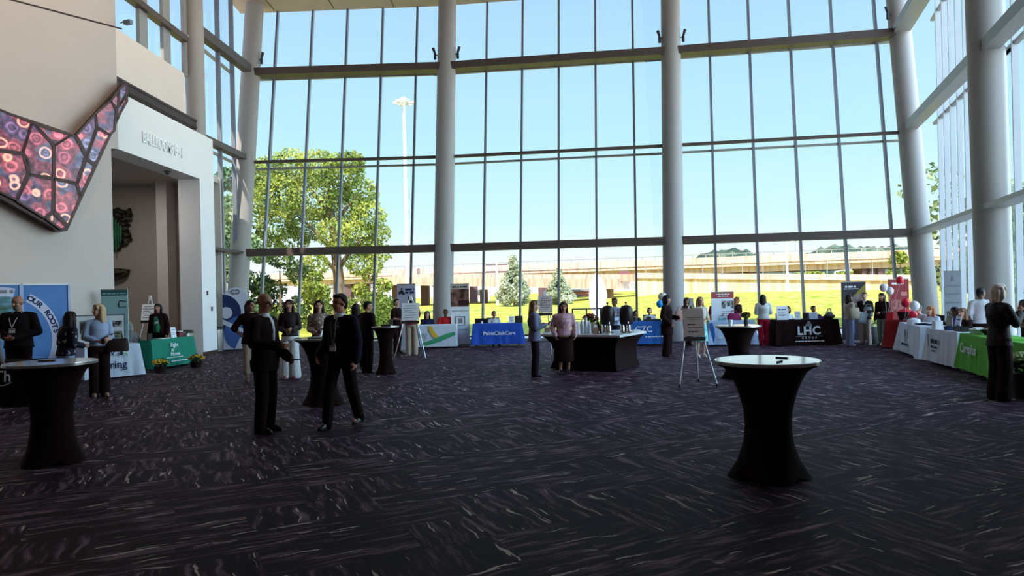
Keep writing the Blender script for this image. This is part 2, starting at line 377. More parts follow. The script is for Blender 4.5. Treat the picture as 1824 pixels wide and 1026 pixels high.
mb = MB(); mb.box((-13.2, 23.65, 2.9), (7.0, .3, 5.8)); struct(mb.build('wall_alcove', m_alc), 'shadowed back wall inside the entrance alcove', 'wall')
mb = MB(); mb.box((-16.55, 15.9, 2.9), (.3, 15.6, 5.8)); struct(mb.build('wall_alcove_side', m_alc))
p1 = gx(281, 22.9, 2); p2 = gx(300, 22.9, 2)
mb = MB(); mb.box(((p1+p2)/2, 23.2, 2.8), (p2-p1, .6, 5.6)); struct(mb.build('trim_alcove_pilaster', m_white), 'pale square pilaster inside the entrance alcove', 'pilaster')
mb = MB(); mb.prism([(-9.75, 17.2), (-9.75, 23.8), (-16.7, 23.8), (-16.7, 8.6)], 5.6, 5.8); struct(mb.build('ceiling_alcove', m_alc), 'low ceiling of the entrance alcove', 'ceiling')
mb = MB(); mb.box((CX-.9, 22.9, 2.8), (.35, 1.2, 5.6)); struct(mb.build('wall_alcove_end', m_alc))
mb = MB(); mb.box((CX+.008, (Yj+Ye)/2, .06), (.03, Ye-Yj+.02, .12)); struct(mb.build('baseboard_left', m_dark), 'dark baseboard at the foot of the entrance pier', 'baseboard')
# clerestory over the upper wall
win_n[0] += 1; w = thing(f'window_{win_n[0]}', 'high clerestory window strip above the beige upper wall', 'window', (-9.85, CY, 8.55), kind='structure')
MB().add([(0, 0, 0), (0, 4.9, 0), (0, 4.9, 4.3), (0, 0, 4.3)], [(0, 1, 2, 3)]).build('pane', m_glass, w, recalc=False)
for px in (251.5, 293, 328):
    y = onplane(px, 60, (-9.85, 0, 0), (1, 0, 0)).y; mb = MB(); mb.box((.02, y-CY, 2.15), (.1, .42 if px < 320 else .3, 4.3)); mb.build('mullion', m_rail, w)
za = onplane(231, 0, (-9.8, 0, 0), (1, 0, 0)).z; zb = onplane(329, 70, (-9.8, 0, 0), (1, 0, 0)).z
mb = MB(); mb.box((.08, 2.2, (za+zb)/2-8.55), (.25, 4.4, .16)); mb.build('transom', m_beam, w)
# enclosure we do not see: back and far sides, ceiling, floor
E17 = lw(17, 0)
mb = MB(); mb.box((E17.x-.15, (E17.y-8)/2, ZT/2), (.3, E17.y+8.3, ZT)); struct(mb.build('wall_side_left', m_wall))
mb = MB(); mb.box((-4, -8.15, ZT/2), (34, .3, ZT)); struct(mb.build('wall_back', m_wall))
G = COL['G'][0]; mb = MB(); mb.beam((G.x+.6, G.y, ZT/2), (9.5, -8.2, ZT/2), .3, ZT); struct(mb.build('wall_right', m_wall))
fl = [(-21, -8.3), (12, -8.3), (10.8, 8.0), (11.2, 15.4), (14.2, 22.9), (6, 24.3), (-2.4, 25.35), (-10.3, 25.6), (-10.0, 22), (-16.5, 23.8), (-21, 10)]
mb = MB(); mb.prism(fl, -.15, 0); struct(mb.build('floor', m_carpet), 'dark purple carpet with streaky grey plank pattern', 'floor')
ce = [(-20.5, -8.3), (12, -8.3), (10.8, 8.0), (11.3, 15.2), (13.6, 23.9), (5.6, 25.95), (-2.4, 27.0), (-10.3, 27.3), (-9.95, CY), (-10.0, CY), (-20.5, 4.3)]
mb = MB(); mb.prism(ce, ZT, ZT+.3); mb.box((-10.75, 20.5, ZT+.15), (1.6, 8, .3)); struct(mb.build('ceiling', m_ceil), 'tan panelled ceiling edge above the tree window, plus an added sun-blocking overhang', 'ceiling')  # last box: unseen overhang added to block sun from the clerestory
mb = MB()
for x in (-8.9, -6.6, -4.3): mb.beam((x, 18, ZT-.004), (x, 27, ZT-.004), .03, .012)
mb.beam((-10, 25.9, ZT-.004), (-2, 25.6, ZT-.004), .03, .012); trim(mb, m_dark, 'thin dark joints between the tan ceiling panels')
# sill strips in front of the glass
for k0, k1 in (('B', 'C'), ('C', 'D'), ('D', 'E')):
    nrm = outward(k0, k1); mb = MB(); mb.beam(cp(k0, .05)+nrm*(OFF-.12), cp(k1, .05)+nrm*(OFF-.12), .3, .1); trim(mb, m_rail, f'low metal sill under the {BL[(k0, k1)]}')
# lettering over the entrance
zt_ = atY(287, 255, (CX/(-.5))).z
sg = thing('wall_lettering', 'raised white capital letters on the entrance box', 'sign', (CX, 0, 0))
y0 = onplane(254, 246, (CX, 0, 0), (1, 0, 0)); y1 = onplane(322, 272, (CX, 0, 0), (1, 0, 0))
text('BALLROOMS B - I', .42, ((.012, (y0.y+y1.y)/2, (y0.z+y1.z)/2)), (0, 1, 0), (0, 0, 1), M('white_letter', (245, 245, 245), .4), sg, ext=.03, sx=(y1.y-y0.y)/3.05)
# small wall plates, cameras, spotlights
m_pl = M('plate_grey', (70, 70, 72), .5)
for px, py, lb in ((369, 522, 'upper small grey wall plate on the entrance pier'), (377, 550, 'lower small grey wall plate on the entrance pier')):
    p = onplane(px, py, (CX, 0, 0), (1, 0, 0)); o = thing('wall_plate', lb, 'wall plate', p); MB().box((.012, 0, 0), (.024, .09, .13)).build('plate', m_pl, o); MB().box((.03, 0, 0), (.014, .03, .05)).build('switch', m_rail, o)
m_sp = M('spotlight_black', (52, 50, 52), .5)
def spot(k, px, py, side, lb):
    b = on_lean(px, py, COL[k][0].y); ax = cp(k, b.z); d = Vector((1 if side > 0 else -1, -.25, 0)).normalized(); p = ax + d*.33
    o = thing('spotlight', lb, 'spotlight', p, group='spotlights clamped to the columns'); mb = MB(); mb.tube([(0, 0, 0), d*.1], .02); mb.build('bracket', m_sp, o)
    MB().tube([d*.1+Vector((0, 0, -.16)), d*.1+Vector((0, 0, .04))], .05, 10).build('body', m_sp, o); MB().tube([d*.1+Vector((0, 0, .05)), d*.17+Vector((0, 0, .26))], [.04, .055], 10).build('lamp_head', m_sp, o)
spot('B', 460, 108, 1, 'small dark spotlight on the leaning left corner column')
spot('C', 778, 100, -1, 'dark spotlight on the left side of the column right of the tree'); spot('C', 812, 98, 1, 'dark spotlight on the right side of the column right of the tree')
spot('D', 1174, 70, -1, 'dark spotlight on the left side of the column above the balloons'); spot('D', 1214, 68, 1, 'dark spotlight on the right side of the column above the balloons')
spot('E', 1580, 28, -1, 'dark spotlight on the left side of the leaning right column'); spot('E', 1604, 22, 1, 'dark spotlight on the right side of the leaning right column')
p = onplane(215, 41, c0, LN); o = thing('security_camera', 'small security camera on an arm at the corner of the beige wall', 'camera', p)
MB().tube([(0, 0, 0), (.10, -.05, .02), (.13, -.05, .0)], .014).build('arm', m_sp, o); MB().box((.22, -.08, -.02), (.2, .1, .1), -.3).build('body', M('cam_grey', (120, 135, 150), .4), o)
p = onplane(298, 305, (CX-.3, 0, 0), (1, 0, 0)); o = thing('dome_camera', 'tiny dome camera under the entrance lintel', 'camera', (CX-.3, p.y, LINT))
MB().lathe([(.09, 0), (.09, -.03), (.06, -.035)], 16).build('base', m_pl, o); MB().ell((0, 0, -.05), (.06, .06, .06)).build('dome', m_sp, o, 60)
# ================================================================ artwork on the left wall
def art_mat(i):
    m, t, b, o = newmat(f'lit_art_glass_{i}'); cc = nd(t, 'ShaderNodeTexCoord'); mp = nd(t, 'ShaderNodeMapping'); mp.inputs['Location'].default_value = (i*3.1, i*1.7, i*.9); t.links.new(cc.outputs['Object'], mp.inputs[0])
    nz = nd(t, 'ShaderNodeTexNoise'); nz.inputs['Scale'].default_value = 6; t.links.new(mp.outputs[0], nz.inputs['Vector'])
    v = nd(t, 'ShaderNodeTexVoronoi'); v.inputs['Scale'].default_value = 3.6; t.links.new(mix_n(t, .06, mp.outputs[0], nz.outputs[1]), v.inputs['Vector'])
    hue = nd(t, 'ShaderNodeSeparateColor'); t.links.new(v.outputs['Color'], hue.inputs[0])
    base = ramp_n(t, hue.outputs[0], [(0, lin((120, 92, 130))), (.2, lin((176, 92, 112))), (.4, lin((214, 108, 126))), (.55, lin((126, 76, 92))), (.68, lin((128, 126, 160))), (.82, lin((196, 104, 118)))], 'CONSTANT')
    ring = ramp_n(t, v.outputs['Distance'], [(.0, (.18, .18, .18)), (.15, (.9, .9, .9)), (.24, (.35, .35, .35)), (.37, (1.6, 1.5, 1.5)), (.43, (.7, .7, .7)), (.52, (.42, .42, .42)), (.75, (.6, .6, .6))])
    col = mix_n(t, 1.0, base, ring, 'MULTIPLY')
    lit = math_n(t, 'GREATER_THAN', hue.outputs[1], .72); edge = ramp_n(t, v.outputs['Distance'], [(.30, (0, 0, 0)), (.35, (1, 1, 1)), (.40, (1, 1, 1)), (.45, (0, 0, 0))])
    fn = nd(t, 'ShaderNodeTexNoise'); fn.inputs['Scale'].default_value = 9; fn.inputs['Detail'].default_value = 4; t.links.new(mp.outputs[0], fn.inputs['Vector'])
    col = mix_n(t, 1.0, col, ramp_n(t, fn.outputs[0], [(.35, (.45, .42, .46)), (.52, (1, 1, 1)), (.7, (1.5, 1.35, 1.3))]), 'MULTIPLY')
    col = mix_n(t, math_n(t, 'MULTIPLY', lit, edge), col, lin((255, 190, 160)))
    t.links.new(col, b.inputs['Base Color']); t.links.new(col, b.inputs['Emission Color']); b.inputs['Emission Strength'].default_value = .75; b.inputs['Roughness'].default_value = .3
    return m
m_frame = M('art_frame_bronze', (82, 62, 58), .45, metal=.3)
pf = lambda x, y: onplane(x, y, c0+LN*.34, LN); O = pf(120, 300)
ar = thing('glass_wall_artwork', 'illuminated pink and purple glass panel artwork shaped like a tick', 'artwork', O)
OUT = [(-60, 175), (0, 194), (137, 240), (226, 143), (227, 181), (121, 411), (107, 411), (0, 352), (-60, 318)]
mb = MB(); mb.ext([pf(*q)-O-LN*.03 for q in OUT], -LN*.3); mb.build('backing_frame', m_frame, ar)
FAC = [[(-60, 178), (0, 196), (57, 219), (40, 272), (0, 267), (-60, 258)], [(57, 219), (62, 222), (95, 260), (95, 317), (53, 310), (50, 285), (41, 272)], [(62, 222), (126, 241), (97, 258)], [(126, 241), (134, 243), (152, 279), (137, 326), (97, 317), (97, 260)],
       [(136, 241), (170, 203), (172, 228), (154, 276)], [(170, 203), (197, 180), (207, 196), (204, 232), (196, 240), (173, 226)], [(197, 180), (211, 162), (211, 190), (207, 193)], [(212, 160), (226, 147), (226, 166), (212, 189)], [(226, 169), (226, 180), (208, 212), (208, 194)],
       [(173, 229), (195, 241), (169, 294), (155, 281)], [(154, 284), (168, 296), (144, 350), (138, 328)], [(53, 312), (94, 320), (94, 376), (79, 388), (30, 358)], [(97, 320), (136, 328), (143, 352), (121, 402), (97, 376)], [(95, 379), (119, 405), (108, 408), (82, 389)],
       [(0, 270), (41, 275), (50, 308), (29, 356), (0, 342), (-60, 312), (-60, 262)]]
amats = [art_mat(i) for i in range(4)]
for i, fc in enumerate(FAC):
    cxm = sum(q[0] for q in fc)/len(fc); cym = sum(q[1] for q in fc)/len(fc)
    fcs = [(cxm+(q[0]-cxm)*.955, cym+(q[1]-cym)*.955) for q in fc]
    MB().ext([pf(*q)-O+LN*.0 for q in fcs], -LN*.04).build('glass_panel', amats[i % 4], ar)
mb = MB()
for fc in FAC:
    for a, b in zip(fc, fc[1:]+fc[:1]): mb.beam(pf(*a)-O, pf(*b)-O, .045, .05, up=LN)
mb.build('leading', m_frame, ar)
# relief in the alcove
m_rel = MP('relief_bark', (38, 32, 26), (88, 80, 66), 9, .5, c3=(70, 84, 60)); m_grn = M('relief_green', (60, 128, 96), .4, var=.3, scale=14)
pq = lambda x, y: atY(x, y, 23.46); O = pq(212, 410)
ar = thing('carved_relief', 'dark woven relief with green drips hung in the alcove', 'artwork', O)
mb = MB()
for i in range(9):
    y = 376+i*8.3; xr = 233 + 3*math.sin(i*1.3) - (max(0, i-5)**2)*1.6
    pts = [pq(190+(xr-190)*k/6, y+3*math.sin(k*1.7+i))-O+Vector((0, -.05-.05*math.sin(k*2.1+i*2), 0)) for k in range(7)]; mb.tube(pts, .075, 7)
mb.build('woven_bark', m_rel, ar, 60)
mb = MB()
for j in range(4):
    x = 208+j*4.2; mb.tube([pq(x, 388+j*5)-O+Vector((0, -.2, 0)), pq(x+1.5, 418)-O+Vector((0, -.24, 0)), pq(x+.5, 452-abs(j-1)*9)-O+Vector((0, -.2, 0))], [.03, .035, .015], 7)
mb.build('green_drip', m_grn, ar, 60)
O = pq(214, 490); ar = thing('carved_relief', 'smaller curved dark relief below the woven one in the alcove', 'artwork', O)
mb = MB(); mb.ext([pq(x, y)-O for x, y in ((190, 480), (215, 478), (232, 480), (230, 488), (222, 495), (205, 499), (190, 499))], (0, -.18, 0)); mb.build('shell', m_rel, ar)
mb = MB(); mb.tube([pq(192, 487)-O+Vector((0, -.2, 0)), pq(212, 486)-O+Vector((0, -.22, 0)), pq(229, 484)-O+Vector((0, -.2, 0))], .04, 6); mb.build('rib', M('relief_rib', (96, 84, 66), .6), ar, 60)
# ================================================================ outdoors
def sstep(a, b, x): t = max(0, min(1, (x-a)/(b-a))); return t*t*(3-2*t)
def ground_z(x, y):
    top = .55 + .75*sstep(2, 16, x) - .3*sstep(-2, -14, x)
    return -.06 + (top+.06)*sstep(31, 60, y)
m_grass = MP('sunlit_grass', (124, 140, 34), (200, 186, 76), 1.7, .47, c3=(222, 206, 112), rough=.9, width=.16)
m_conc = MP('stained_concrete', (186, 152, 138), (212, 182, 166), .8, .45, stretch=(3, 3, .35), rough=.85, width=.1)
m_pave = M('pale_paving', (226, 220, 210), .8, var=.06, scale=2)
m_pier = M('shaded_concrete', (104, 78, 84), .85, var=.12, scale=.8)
xs = np.linspace(-60, 70, 66); ys = np.concatenate([np.linspace(30, 62, 26), np.linspace(66, 420, 20)])
vs = [(x, y, ground_z(x, y) + .05*math.sin(x*1.3+y*.7)*sstep(31, 36, y)) for y in ys for x in xs]; nx = len(xs)
fs = [(j*nx+i, j*nx+i+1, (j+1)*nx+i+1, (j+1)*nx+i) for j in range(len(ys)-1) for i in range(nx-1)]
o = MB().add(vs, fs).build('lawn', m_grass, None, 60); struct(o, 'bright sunlit grass bank outside the glass front', 'lawn')
mb = MB(); mb.prism([(-60, -30), (60, -30), (60, 31.5), (-60, 31.5)], -.6, -.16); struct(mb.build('plaza', m_pave), 'pale paving just outside the glass front', 'paving')
# viaduct, ramp, retaining wall
def deck_pts(pa, ya, Ya, pb, yb, Yb): return atY(pa, ya, Ya), atY(pb, yb, Yb)
v = thing('viaduct', 'long pale elevated highway on dark piers crossing behind the glass', 'bridge', (0, 90, 0)); O = Vector((0, 90, 0))
a, b = deck_pts(480, 487, 104, 1720, 447, 72); a.z = b.z = 5.15
def shift(z): return (a+Vector((0, 0, z))-O, b+Vector((0, 0, z))-O)
bk = Vector((.25, 1, 0)).normalized()
MB().beam(*(p+bk*5 for p in shift(-.75)), 10, .5).build('deck', m_conc, v)
MB().beam(*shift(-.25), .35, .8).build('barrier', m_conc, v)
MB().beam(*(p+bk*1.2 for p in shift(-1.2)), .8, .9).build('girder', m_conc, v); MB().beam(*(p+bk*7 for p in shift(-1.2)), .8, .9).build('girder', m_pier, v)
mb = MB()
for i in range(60):
    p = a.lerp(b, (i+.5)/60)-O; mb.box(p+Vector((0, 0, .32)), (.08, .08, .4))
mb.beam(*shift(.5), .08, .08); mb.build('railing', m_rail, v)
for px in (616, 645, 702, 754, 842, 968, 978, 1300, 1349, 1553, 1567, 1582):
    d = ray(px, 520); t = ((a.x*(b.y-a.y) - a.y*(b.x-a.x))/(d.x*(b.y-a.y) - d.y*(b.x-a.x))); p = d*t; w = 1.0 if px < 1500 else .75
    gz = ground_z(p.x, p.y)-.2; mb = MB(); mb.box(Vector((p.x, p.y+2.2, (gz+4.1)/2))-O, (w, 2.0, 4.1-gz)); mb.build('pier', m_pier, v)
r = thing('highway_ramp', 'lower concrete ramp in front of the viaduct, left of the stained wall', 'bridge', (0, 75, 0)); O = Vector((0, 75, 0))
a2 = atY(700, 492, 96); b2 = atY(1140, 493, 66)
MB().beam(a2-O+Vector((0, 3, -.6)), b2-O+Vector((0, 3, -.6)), 6, 1.0).build('deck', m_conc, r)
MB().beam(a2-O+Vector((0, 0, -.1)), b2-O+Vector((0, 0, -.1)), .3, .7).build('barrier', m_conc, r)
for px in (860, 1000, 1090):
    d = ray(px, 520); t = ((a2.x*(b2.y-a2.y) - a2.y*(b2.x-a2.x))/(d.x*(b2.y-a2.y) - d.y*(b2.x-a2.x))); p = d*t; gz = ground_z(p.x, p.y)-.2; z1 = 2.2
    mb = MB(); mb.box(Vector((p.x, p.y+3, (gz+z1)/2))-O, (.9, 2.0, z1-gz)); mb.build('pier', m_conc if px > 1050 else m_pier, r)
m_wallc = MP('stained_wall_concrete', (196, 150, 110), (222, 196, 166), 1.0, .42, stretch=(1.6, 1.6, .12), rough=.9, width=.14, c3=(230, 210, 184))
rw = thing('retaining_wall', 'rust streaked concrete retaining wall along the grass bank', 'wall', (0, 62, 0)); O = Vector((0, 62, 0))
p0 = atY(1134, 495, 66); p1 = atY(1660, 500, 57)
q = [Vector((p0.x, p0.y, ground_z(p0.x, p0.y)-.4)), Vector((p1.x, p1.y, ground_z(p1.x, p1.y)-.4)), p1, p0]
MB().ext([k-O for k in q], (0, .6, 0)).build('wall_face', m_wallc, rw)
MB().beam(p0-O+Vector((0, -.05, .22)), p1-O+Vector((0, -.05, .22)), .5, .5).build('barrier', m_conc, rw)
mb = MB()
for i in range(14): p = p0.lerp(p1, (i+.5)/14)-O; mb.box(p+Vector((0, 0, 1.0)), (.06, .06, 1.2))
mb.build('fence_post', m_rail, rw)
def pole(px, Y, ytop, r, label, arms):
    g0 = gp(px, Y, 1.0); z1 = atY(px, ytop, Y).z; gz = ground_z(g0.x, Y)-.1; o = thing('light_pole' if arms != 'T' else 'utility_pole', label, 'pole', (g0.x, Y, gz), 0, 'poles outside the glass')
    MB().tube([(0, 0, 0), (0, 0, z1-gz)], [r, r*.6], 10).build('pole', M('pole_pale', (222, 222, 216), .5), o, 60)
    if arms == 'mast':
        for k in range(6):
            an = k*math.pi/3; c, s = math.cos(an), math.sin(an); mb = MB(); mb.tube([(0, 0, z1-gz), (c*.8, s*.8, z1-gz+.1)], .06, 6); mb.box((c*1.0, s*1.0, z1-gz-.05), (.7, .5, .3), an); mb.build('floodlight', M('lamp_grey', (190, 190, 196), .4), o)
        mb = MB(); mb.ell((0, 0, z1-gz+.25), (.5, .5, .45)); mb.build('hub', M('lamp_white', (235, 235, 235), .4), o, 60)
    elif arms == 'T':
        for k in (0, .7): mb = MB(); mb.beam((-1.1, 0, z1-gz-.3-k), (1.1, 0, z1-gz-.3-k), .12, .12); mb.build('crossarm', m_pier, o)
    else:
        mb = MB(); mb.tube([(0, 0, z1-gz), (.9, 0, z1-gz+.15)], .05, 6); mb.box((1.2, 0, z1-gz+.12), (.7, .25, .14)); mb.build('lamp_head', M('lamp_grey', (190, 190, 196), .4), o)
pole(727, 92, 182, .28, 'very tall white floodlight mast in the sky right of the big tree', 'mast')
pole(886, 70, 466, .16, 'white utility pole beside the left pale conifer', 'T')
pole(1403, 59, 432, .12, 'slim street light pole behind the retaining wall', 'arm')
pole(1488, 66, 484, .12, 'short street light pole near the dark navy banner', 'arm')
# trees
m_bark = MP('tree_bark', (92, 74, 60), (136, 112, 90), 4, .5, stretch=(1, 1, .3), width=.15)
def leafm(n, c1, c2, c3): return MP(n, c1, c2, .9, .5, c3=c3, rough=.8, width=.1)
m_l1 = leafm('leaf_bright', (110, 124, 50), (158, 162, 70), (190, 188, 96)); m_l2 = leafm('leaf_grey', (150, 156, 128), (178, 180, 152), (200, 200, 178)); m_l3 = leafm('leaf_dark', (56, 72, 34), (84, 98, 44), (112, 122, 56)); m_l4 = leafm('leaf_far', (92, 116, 78), (124, 140, 92), (150, 160, 110))
def leaves(clumps, n, size, aspect=.6):
    cl = np.array(clumps, float); w = cl[:, 3]**2; idx = rng.choice(len(cl), n, p=w/w.sum())
    d = rng.normal(size=(n, 3)); d /= np.linalg.norm(d, axis=1)[:, None]; rad = rng.uniform(.55, 1.0, n)**.7
    c = cl[idx, :3] + d*rad[:, None]*cl[idx, 3:4]*np.array([1, 1, .82])
    a = rng.normal(size=(n, 3)); a /= np.linalg.norm(a, axis=1)[:, None]; b = np.cross(a, rng.normal(size=(n, 3))); b /= np.linalg.norm(b, axis=1)[:, None]
    s = size*rng.uniform(.6, 1.3, n)[:, None]; a *= s*.5; b *= s*.5*aspect
    v = np.stack([c-a, c-b*1.0, c+a, c+b], 1).reshape(-1, 3); return v, [(4*i, 4*i+1, 4*i+2, 4*i+3) for i in range(n)]
def tree(label, base, trunk, clumps, n, size, ml, name='tree', branches=(), aspect=.6):
    o = thing(name, label, 'tree', base, 0, 'trees and shrubs outside the glass')
    if trunk:
        mb = MB(); mb.tube(trunk[0], trunk[1], 9)
        for br, rr in branches: mb.tube(br, rr, 7)
        mb.build('trunk', m_bark, o, 60)
    v, f = leaves(clumps, n, size, aspect); MB().add(v, f).build('foliage', ml, o, recalc=False); return o
def cl(B, Y, lst): return [tuple(atY(x, y, Y+dy)-B)+(r,) for x, y, r, dy in lst]
Y = 46; B = Vector((gx(603, Y), Y, ground_z(gx(603, Y), Y)-.1)); P = lambda x, y, dy=0: atY(x, y, Y+dy)-B
tree('big leafy tree filling the left window bay', B, ([(0, 0, 0), P(604, 500), P(597, 440), P(590, 370), P(585, 320)], [.42, .36, .30, .2, .08]),
     cl(B, Y, [(480, 310, 1.5, 0), (520, 300, 1.6, 1), (566, 300, 1.5, -1), (610, 305, 1.5, 0), (640, 345, 1.4, 1), (655, 385, 1.3, 0), (500, 350, 1.7, -1), (560, 350, 1.9, 0), (610, 370, 1.7, 1), (490, 400, 1.5, 0), (545, 400, 1.5, 1), (598, 415, 1.3, -1), (640, 420, 1.3, 0), (470, 440, 1.3, 0), (655, 440, 1.0, 1), (520, 430, 1.2, 1), (625, 290, 1.0, 0), (675, 450, .9, 0), (640, 470, 1.0, 0), (560, 470, 1.0, -1), (675, 415, .8, 0), (470, 360, 1.4, 1), (462, 320, 1.2, 0)]),
     24000, .22, m_l1, branches=[([P(602, 480), P(625, 445), P(650, 420)], [.2, .12, .05]), ([P(598, 450), P(560, 410), P(530, 385)], [.2, .12, .05]), ([P(603, 490), P(575, 455), P(545, 445)], [.15, .1, .04]), ([P(593, 400), P(625, 360), P(645, 330)], [.15, .1, .04]), ([P(590, 380), P(555, 340), P(520, 320)], [.15, .1, .04])])
def bush(label, px, Y, yt, yb, wpx, n, size, ml, cone=False, name='shrub', group=None):
    x = gx(px, Y, 1.0); gz = atY(px, yb, Y).z; gz = min(gz, ground_z(x, Y)-.05) if not cone else ground_z(x, Y)-.05; B = Vector((x, Y, gz)); H = atY(px, yt, Y).z-gz; w = wpx/F_PX*Y/2
    C_ = []
    for i in range(14 if not cone else 70):
        t = random.uniform(.12, .97) if not cone else .10+.86*(i+.5)/70; a = random.uniform(0, 6.28)
        r = (w*1.15*(1.05-t)*random.uniform(.5, 1.0) if cone else w*math.sqrt(max(.02, 1-(2*t-.9)**2*.9)))*.75
        C_.append((r*math.cos(a), r*math.sin(a), t*H, max(.18, (w*.34*(1.15-t) if cone else w*.42))))
    return tree(label, B, ([(0, 0, 0), (0, 0, H*.8)], [max(.06, w*.06), .03]), C_, n, size, ml, name, aspect=.45 if cone else .6)
bush('rounded green tree low in front of the viaduct piers', 660, 40, 472, 552, 76, 2600, .22, m_l1, name='tree')
bush('left of the two pale conifers, the taller one', 916, 62, 452, 553, 72, 9000, .24, m_l2, True, name='conifer_tree')
bush('right of the two pale conifers, the smaller one', 996, 62, 476, 547, 62, 7000, .24, m_l2, True, name='conifer_tree')
bush('dark green undergrowth beneath the left side of the big tree', 500, 38, 455, 575, 110, 3600, .24, m_l3)
bush('yellowish bush beneath the big tree just left of its trunk', 560, 36, 470, 575, 64, 2200, .22, m_l1)
bush('low bright bush behind the men at the round table', 640, 35, 528, 570, 70, 1600, .18, m_l1)
bush('low bright bush right of the black silver easel sign', 700, 37, 535, 575, 70, 1600, .18, m_l1)
bush('tall tree seen through the narrow left glass strip', 402, 36, 305, 600, 120, 6000, .30, m_l4, name='tree')
bush('tree left of the corner column, behind the narrow glass', 432, 44, 330, 600, 90, 3000, .30, m_l4, name='tree')
for i, (px, Yy, yt, w, lb) in enumerate(((1440, 100, 486, 60, 'green tree seen under the viaduct left of the navy banner'), (1500, 100, 488, 60, 'green tree seen under the viaduct behind the navy banner'), (1605, 70, 452, 40, 'bright tree at the right end of the viaduct by the column'))):
    bush(lb, px, Yy, yt, 515, w, 1300, .5, m_l1, name='tree')
def sidetree(label, x, y, h, w, n): 
    C_ = [(random.gauss(0, w*.3), random.gauss(0, w*.3), h*random.uniform(.25, .95), w*.3) for _ in range(16)]
    tree(label, (x, y, -.1), ([(0, 0, 0), (0, 0, h*.7)], [.25, .08]), C_, n, .4, m_l4)
sidetree('tree through the right side glass behind the grey banner', 21, 29, 5.2, 4.0, 3000)
sidetree('tree through the right side glass left of the thick column', 27.5, 38, 8.5, 5.5, 3000)
sidetree('tree outside the glass at the right edge', 19, 21.5, 5.0, 4.0, 3000)
# hill far right
m_hill = MP('hill_trees', (52, 68, 54), (78, 92, 72), .12, .5, rough=.9, c3=(104, 114, 92), width=.1)
hx0, hx1 = gx(1190, 330, 20), gx(1760, 330, 20); vs = []; n = 90
prof = [(1190, 462), (1225, 458), (1262, 444), (1300, 440), (1335, 441), (1352, 452), (1400, 457), (1438, 446), (1462, 438), (1500, 432), (1520, 436), (1560, 437), (1600, 432), (1680, 440), (1760, 455)]
def hy(px):
    for (a0, b0), (a1, b1) in zip(prof, prof[1:]):
        if a0 <= px <= a1: return b0+(b1-b0)*(px-a0)/(a1-a0)
    return 460
rows = []
for j, (k, dY) in enumerate(((0, -60), (.55, -30), (.9, -8), (1.0, 0), (.9, 20), (0, 90))):
    row = []
    for i in range(n+1):
        px = 1190+570*i/n; p = atY(px, hy(px), 330); z = max(0, p.z-1)*k + (random.uniform(-.9, .9) if 0 < k else 0); row.append(Vector((p.x*(330+dY)/330, 330+dY, max(0, z))))
    rows.append(row)
vs = [p for r in rows for p in r]; fs = [(j*(n+1)+i, j*(n+1)+i+1, (j+1)*(n+1)+i+1, (j+1)*(n+1)+i) for j in range(len(rows)-1) for i in range(n)]
struct(MB().add(vs, fs).build('hills', m_hill, None, 70), 'distant wooded hills above the viaduct on the right', 'hill')
def building(px0, px1, yt, Y, c, label, roof=None):
    x0, x1 = gx(px0, Y, 1), gx(px1, Y, 1); z1 = atY((px0+px1)/2, yt, Y).z; o = thing('building', label, 'building', ((x0+x1)/2, Y, 0), 0, 'buildings beyond the viaduct'); w = x1-x0
    MB().box((0, 4, z1/2), (w, 8, z1)).build('wall_block', M(f'bldg_{c}', c, .8), o); MB().box((0, 4, z1+.15), (w+.4, 8.4, .3)).build('roof', M('bldg_roof', roof or (150, 140, 136), .8), o)
    k = max(2, int(w/2.6))
    for i in range(k): MB().box((-w/2+w*(i+.5)/k, -.02, z1*.6), (w/k*.45, .1, z1*.28)).build('window', M('bldg_glass', (96, 96, 104), .3), o)
building(560, 690, 512, 118, (226, 206, 196), 'pale building under the viaduct behind the big tree')
building(770, 870, 508, 118, (222, 190, 178), 'pinkish building under the viaduct left of the tall conifer')
building(1022, 1062, 519, 100, (196, 110, 92), 'small red building under the ramp behind the flowers')
building(1440, 1545, 492, 125, (226, 214, 200), 'pale building beneath the viaduct behind the seated table helpers')
o = thing('truck', 'red vehicle on the ramp above the concrete wall', 'vehicle', atY(1112, 494, 68.5)+Vector((0, 0, -.35)))
MB().box((.1, 0, .45), (1.5, 1.2, .5)).build('body', M('car_red', (206, 70, 74), .35), o); MB().box((-.1, 0, .8), (.9, 1.1, .3)).build('cabin', M('car_glass', (120, 90, 96), .2), o)
for x in (-.4, .6):
    for y in (-.55, .55): mb = MB(); mb.tube([(x, y-.08, .2), (x, y+.08, .2)], .2, 14); mb.build('wheel', m_sp, o)
# white sculpture in front of the grass bank
Y = 41; B = gp(1063, Y); B.z = ground_z(B.x, Y)-.1; o = thing('sculpture', 'tall white leaf-shaped sculpture outside behind the coffee table', 'sculpture', B)
h = atY(1063, 486, Y).z-B.z; m_sc = M('white_sculpture', (245, 243, 240), .5, var=.02)
MB().loft([(.10*math.sin(t*3), 0, .25+t*(h-.25), .03+.5*math.sin(math.pi*min(1, (t*.92+.08)))**.8, .03+.17*math.sin(math.pi*min(1, t*.92+.08))) for t in [i/14 for i in range(15)]], 20).build('leaf_body', m_sc, o, 60)
MB().lathe([(.7, 0), (.7, .2), (.5, .3)], 24).build('plinth', m_pave, o, 40)
o = thing('terrace_railing', 'low black terrace railing outside behind the coffee urns', 'railing', gp(1060, 30)); z0 = 0
x0, x1 = gx(1020, 30, .5)-o.location.x, gx(1095, 30, .5)-o.location.x
mb = MB(); mb.tube([(x0, 0, .95), (x1, 0, .95)], .03, 6); mb.tube([(x0, 0, .5), (x1, 0, .5)], .015, 6); mb.build('rail', m_sp, o)
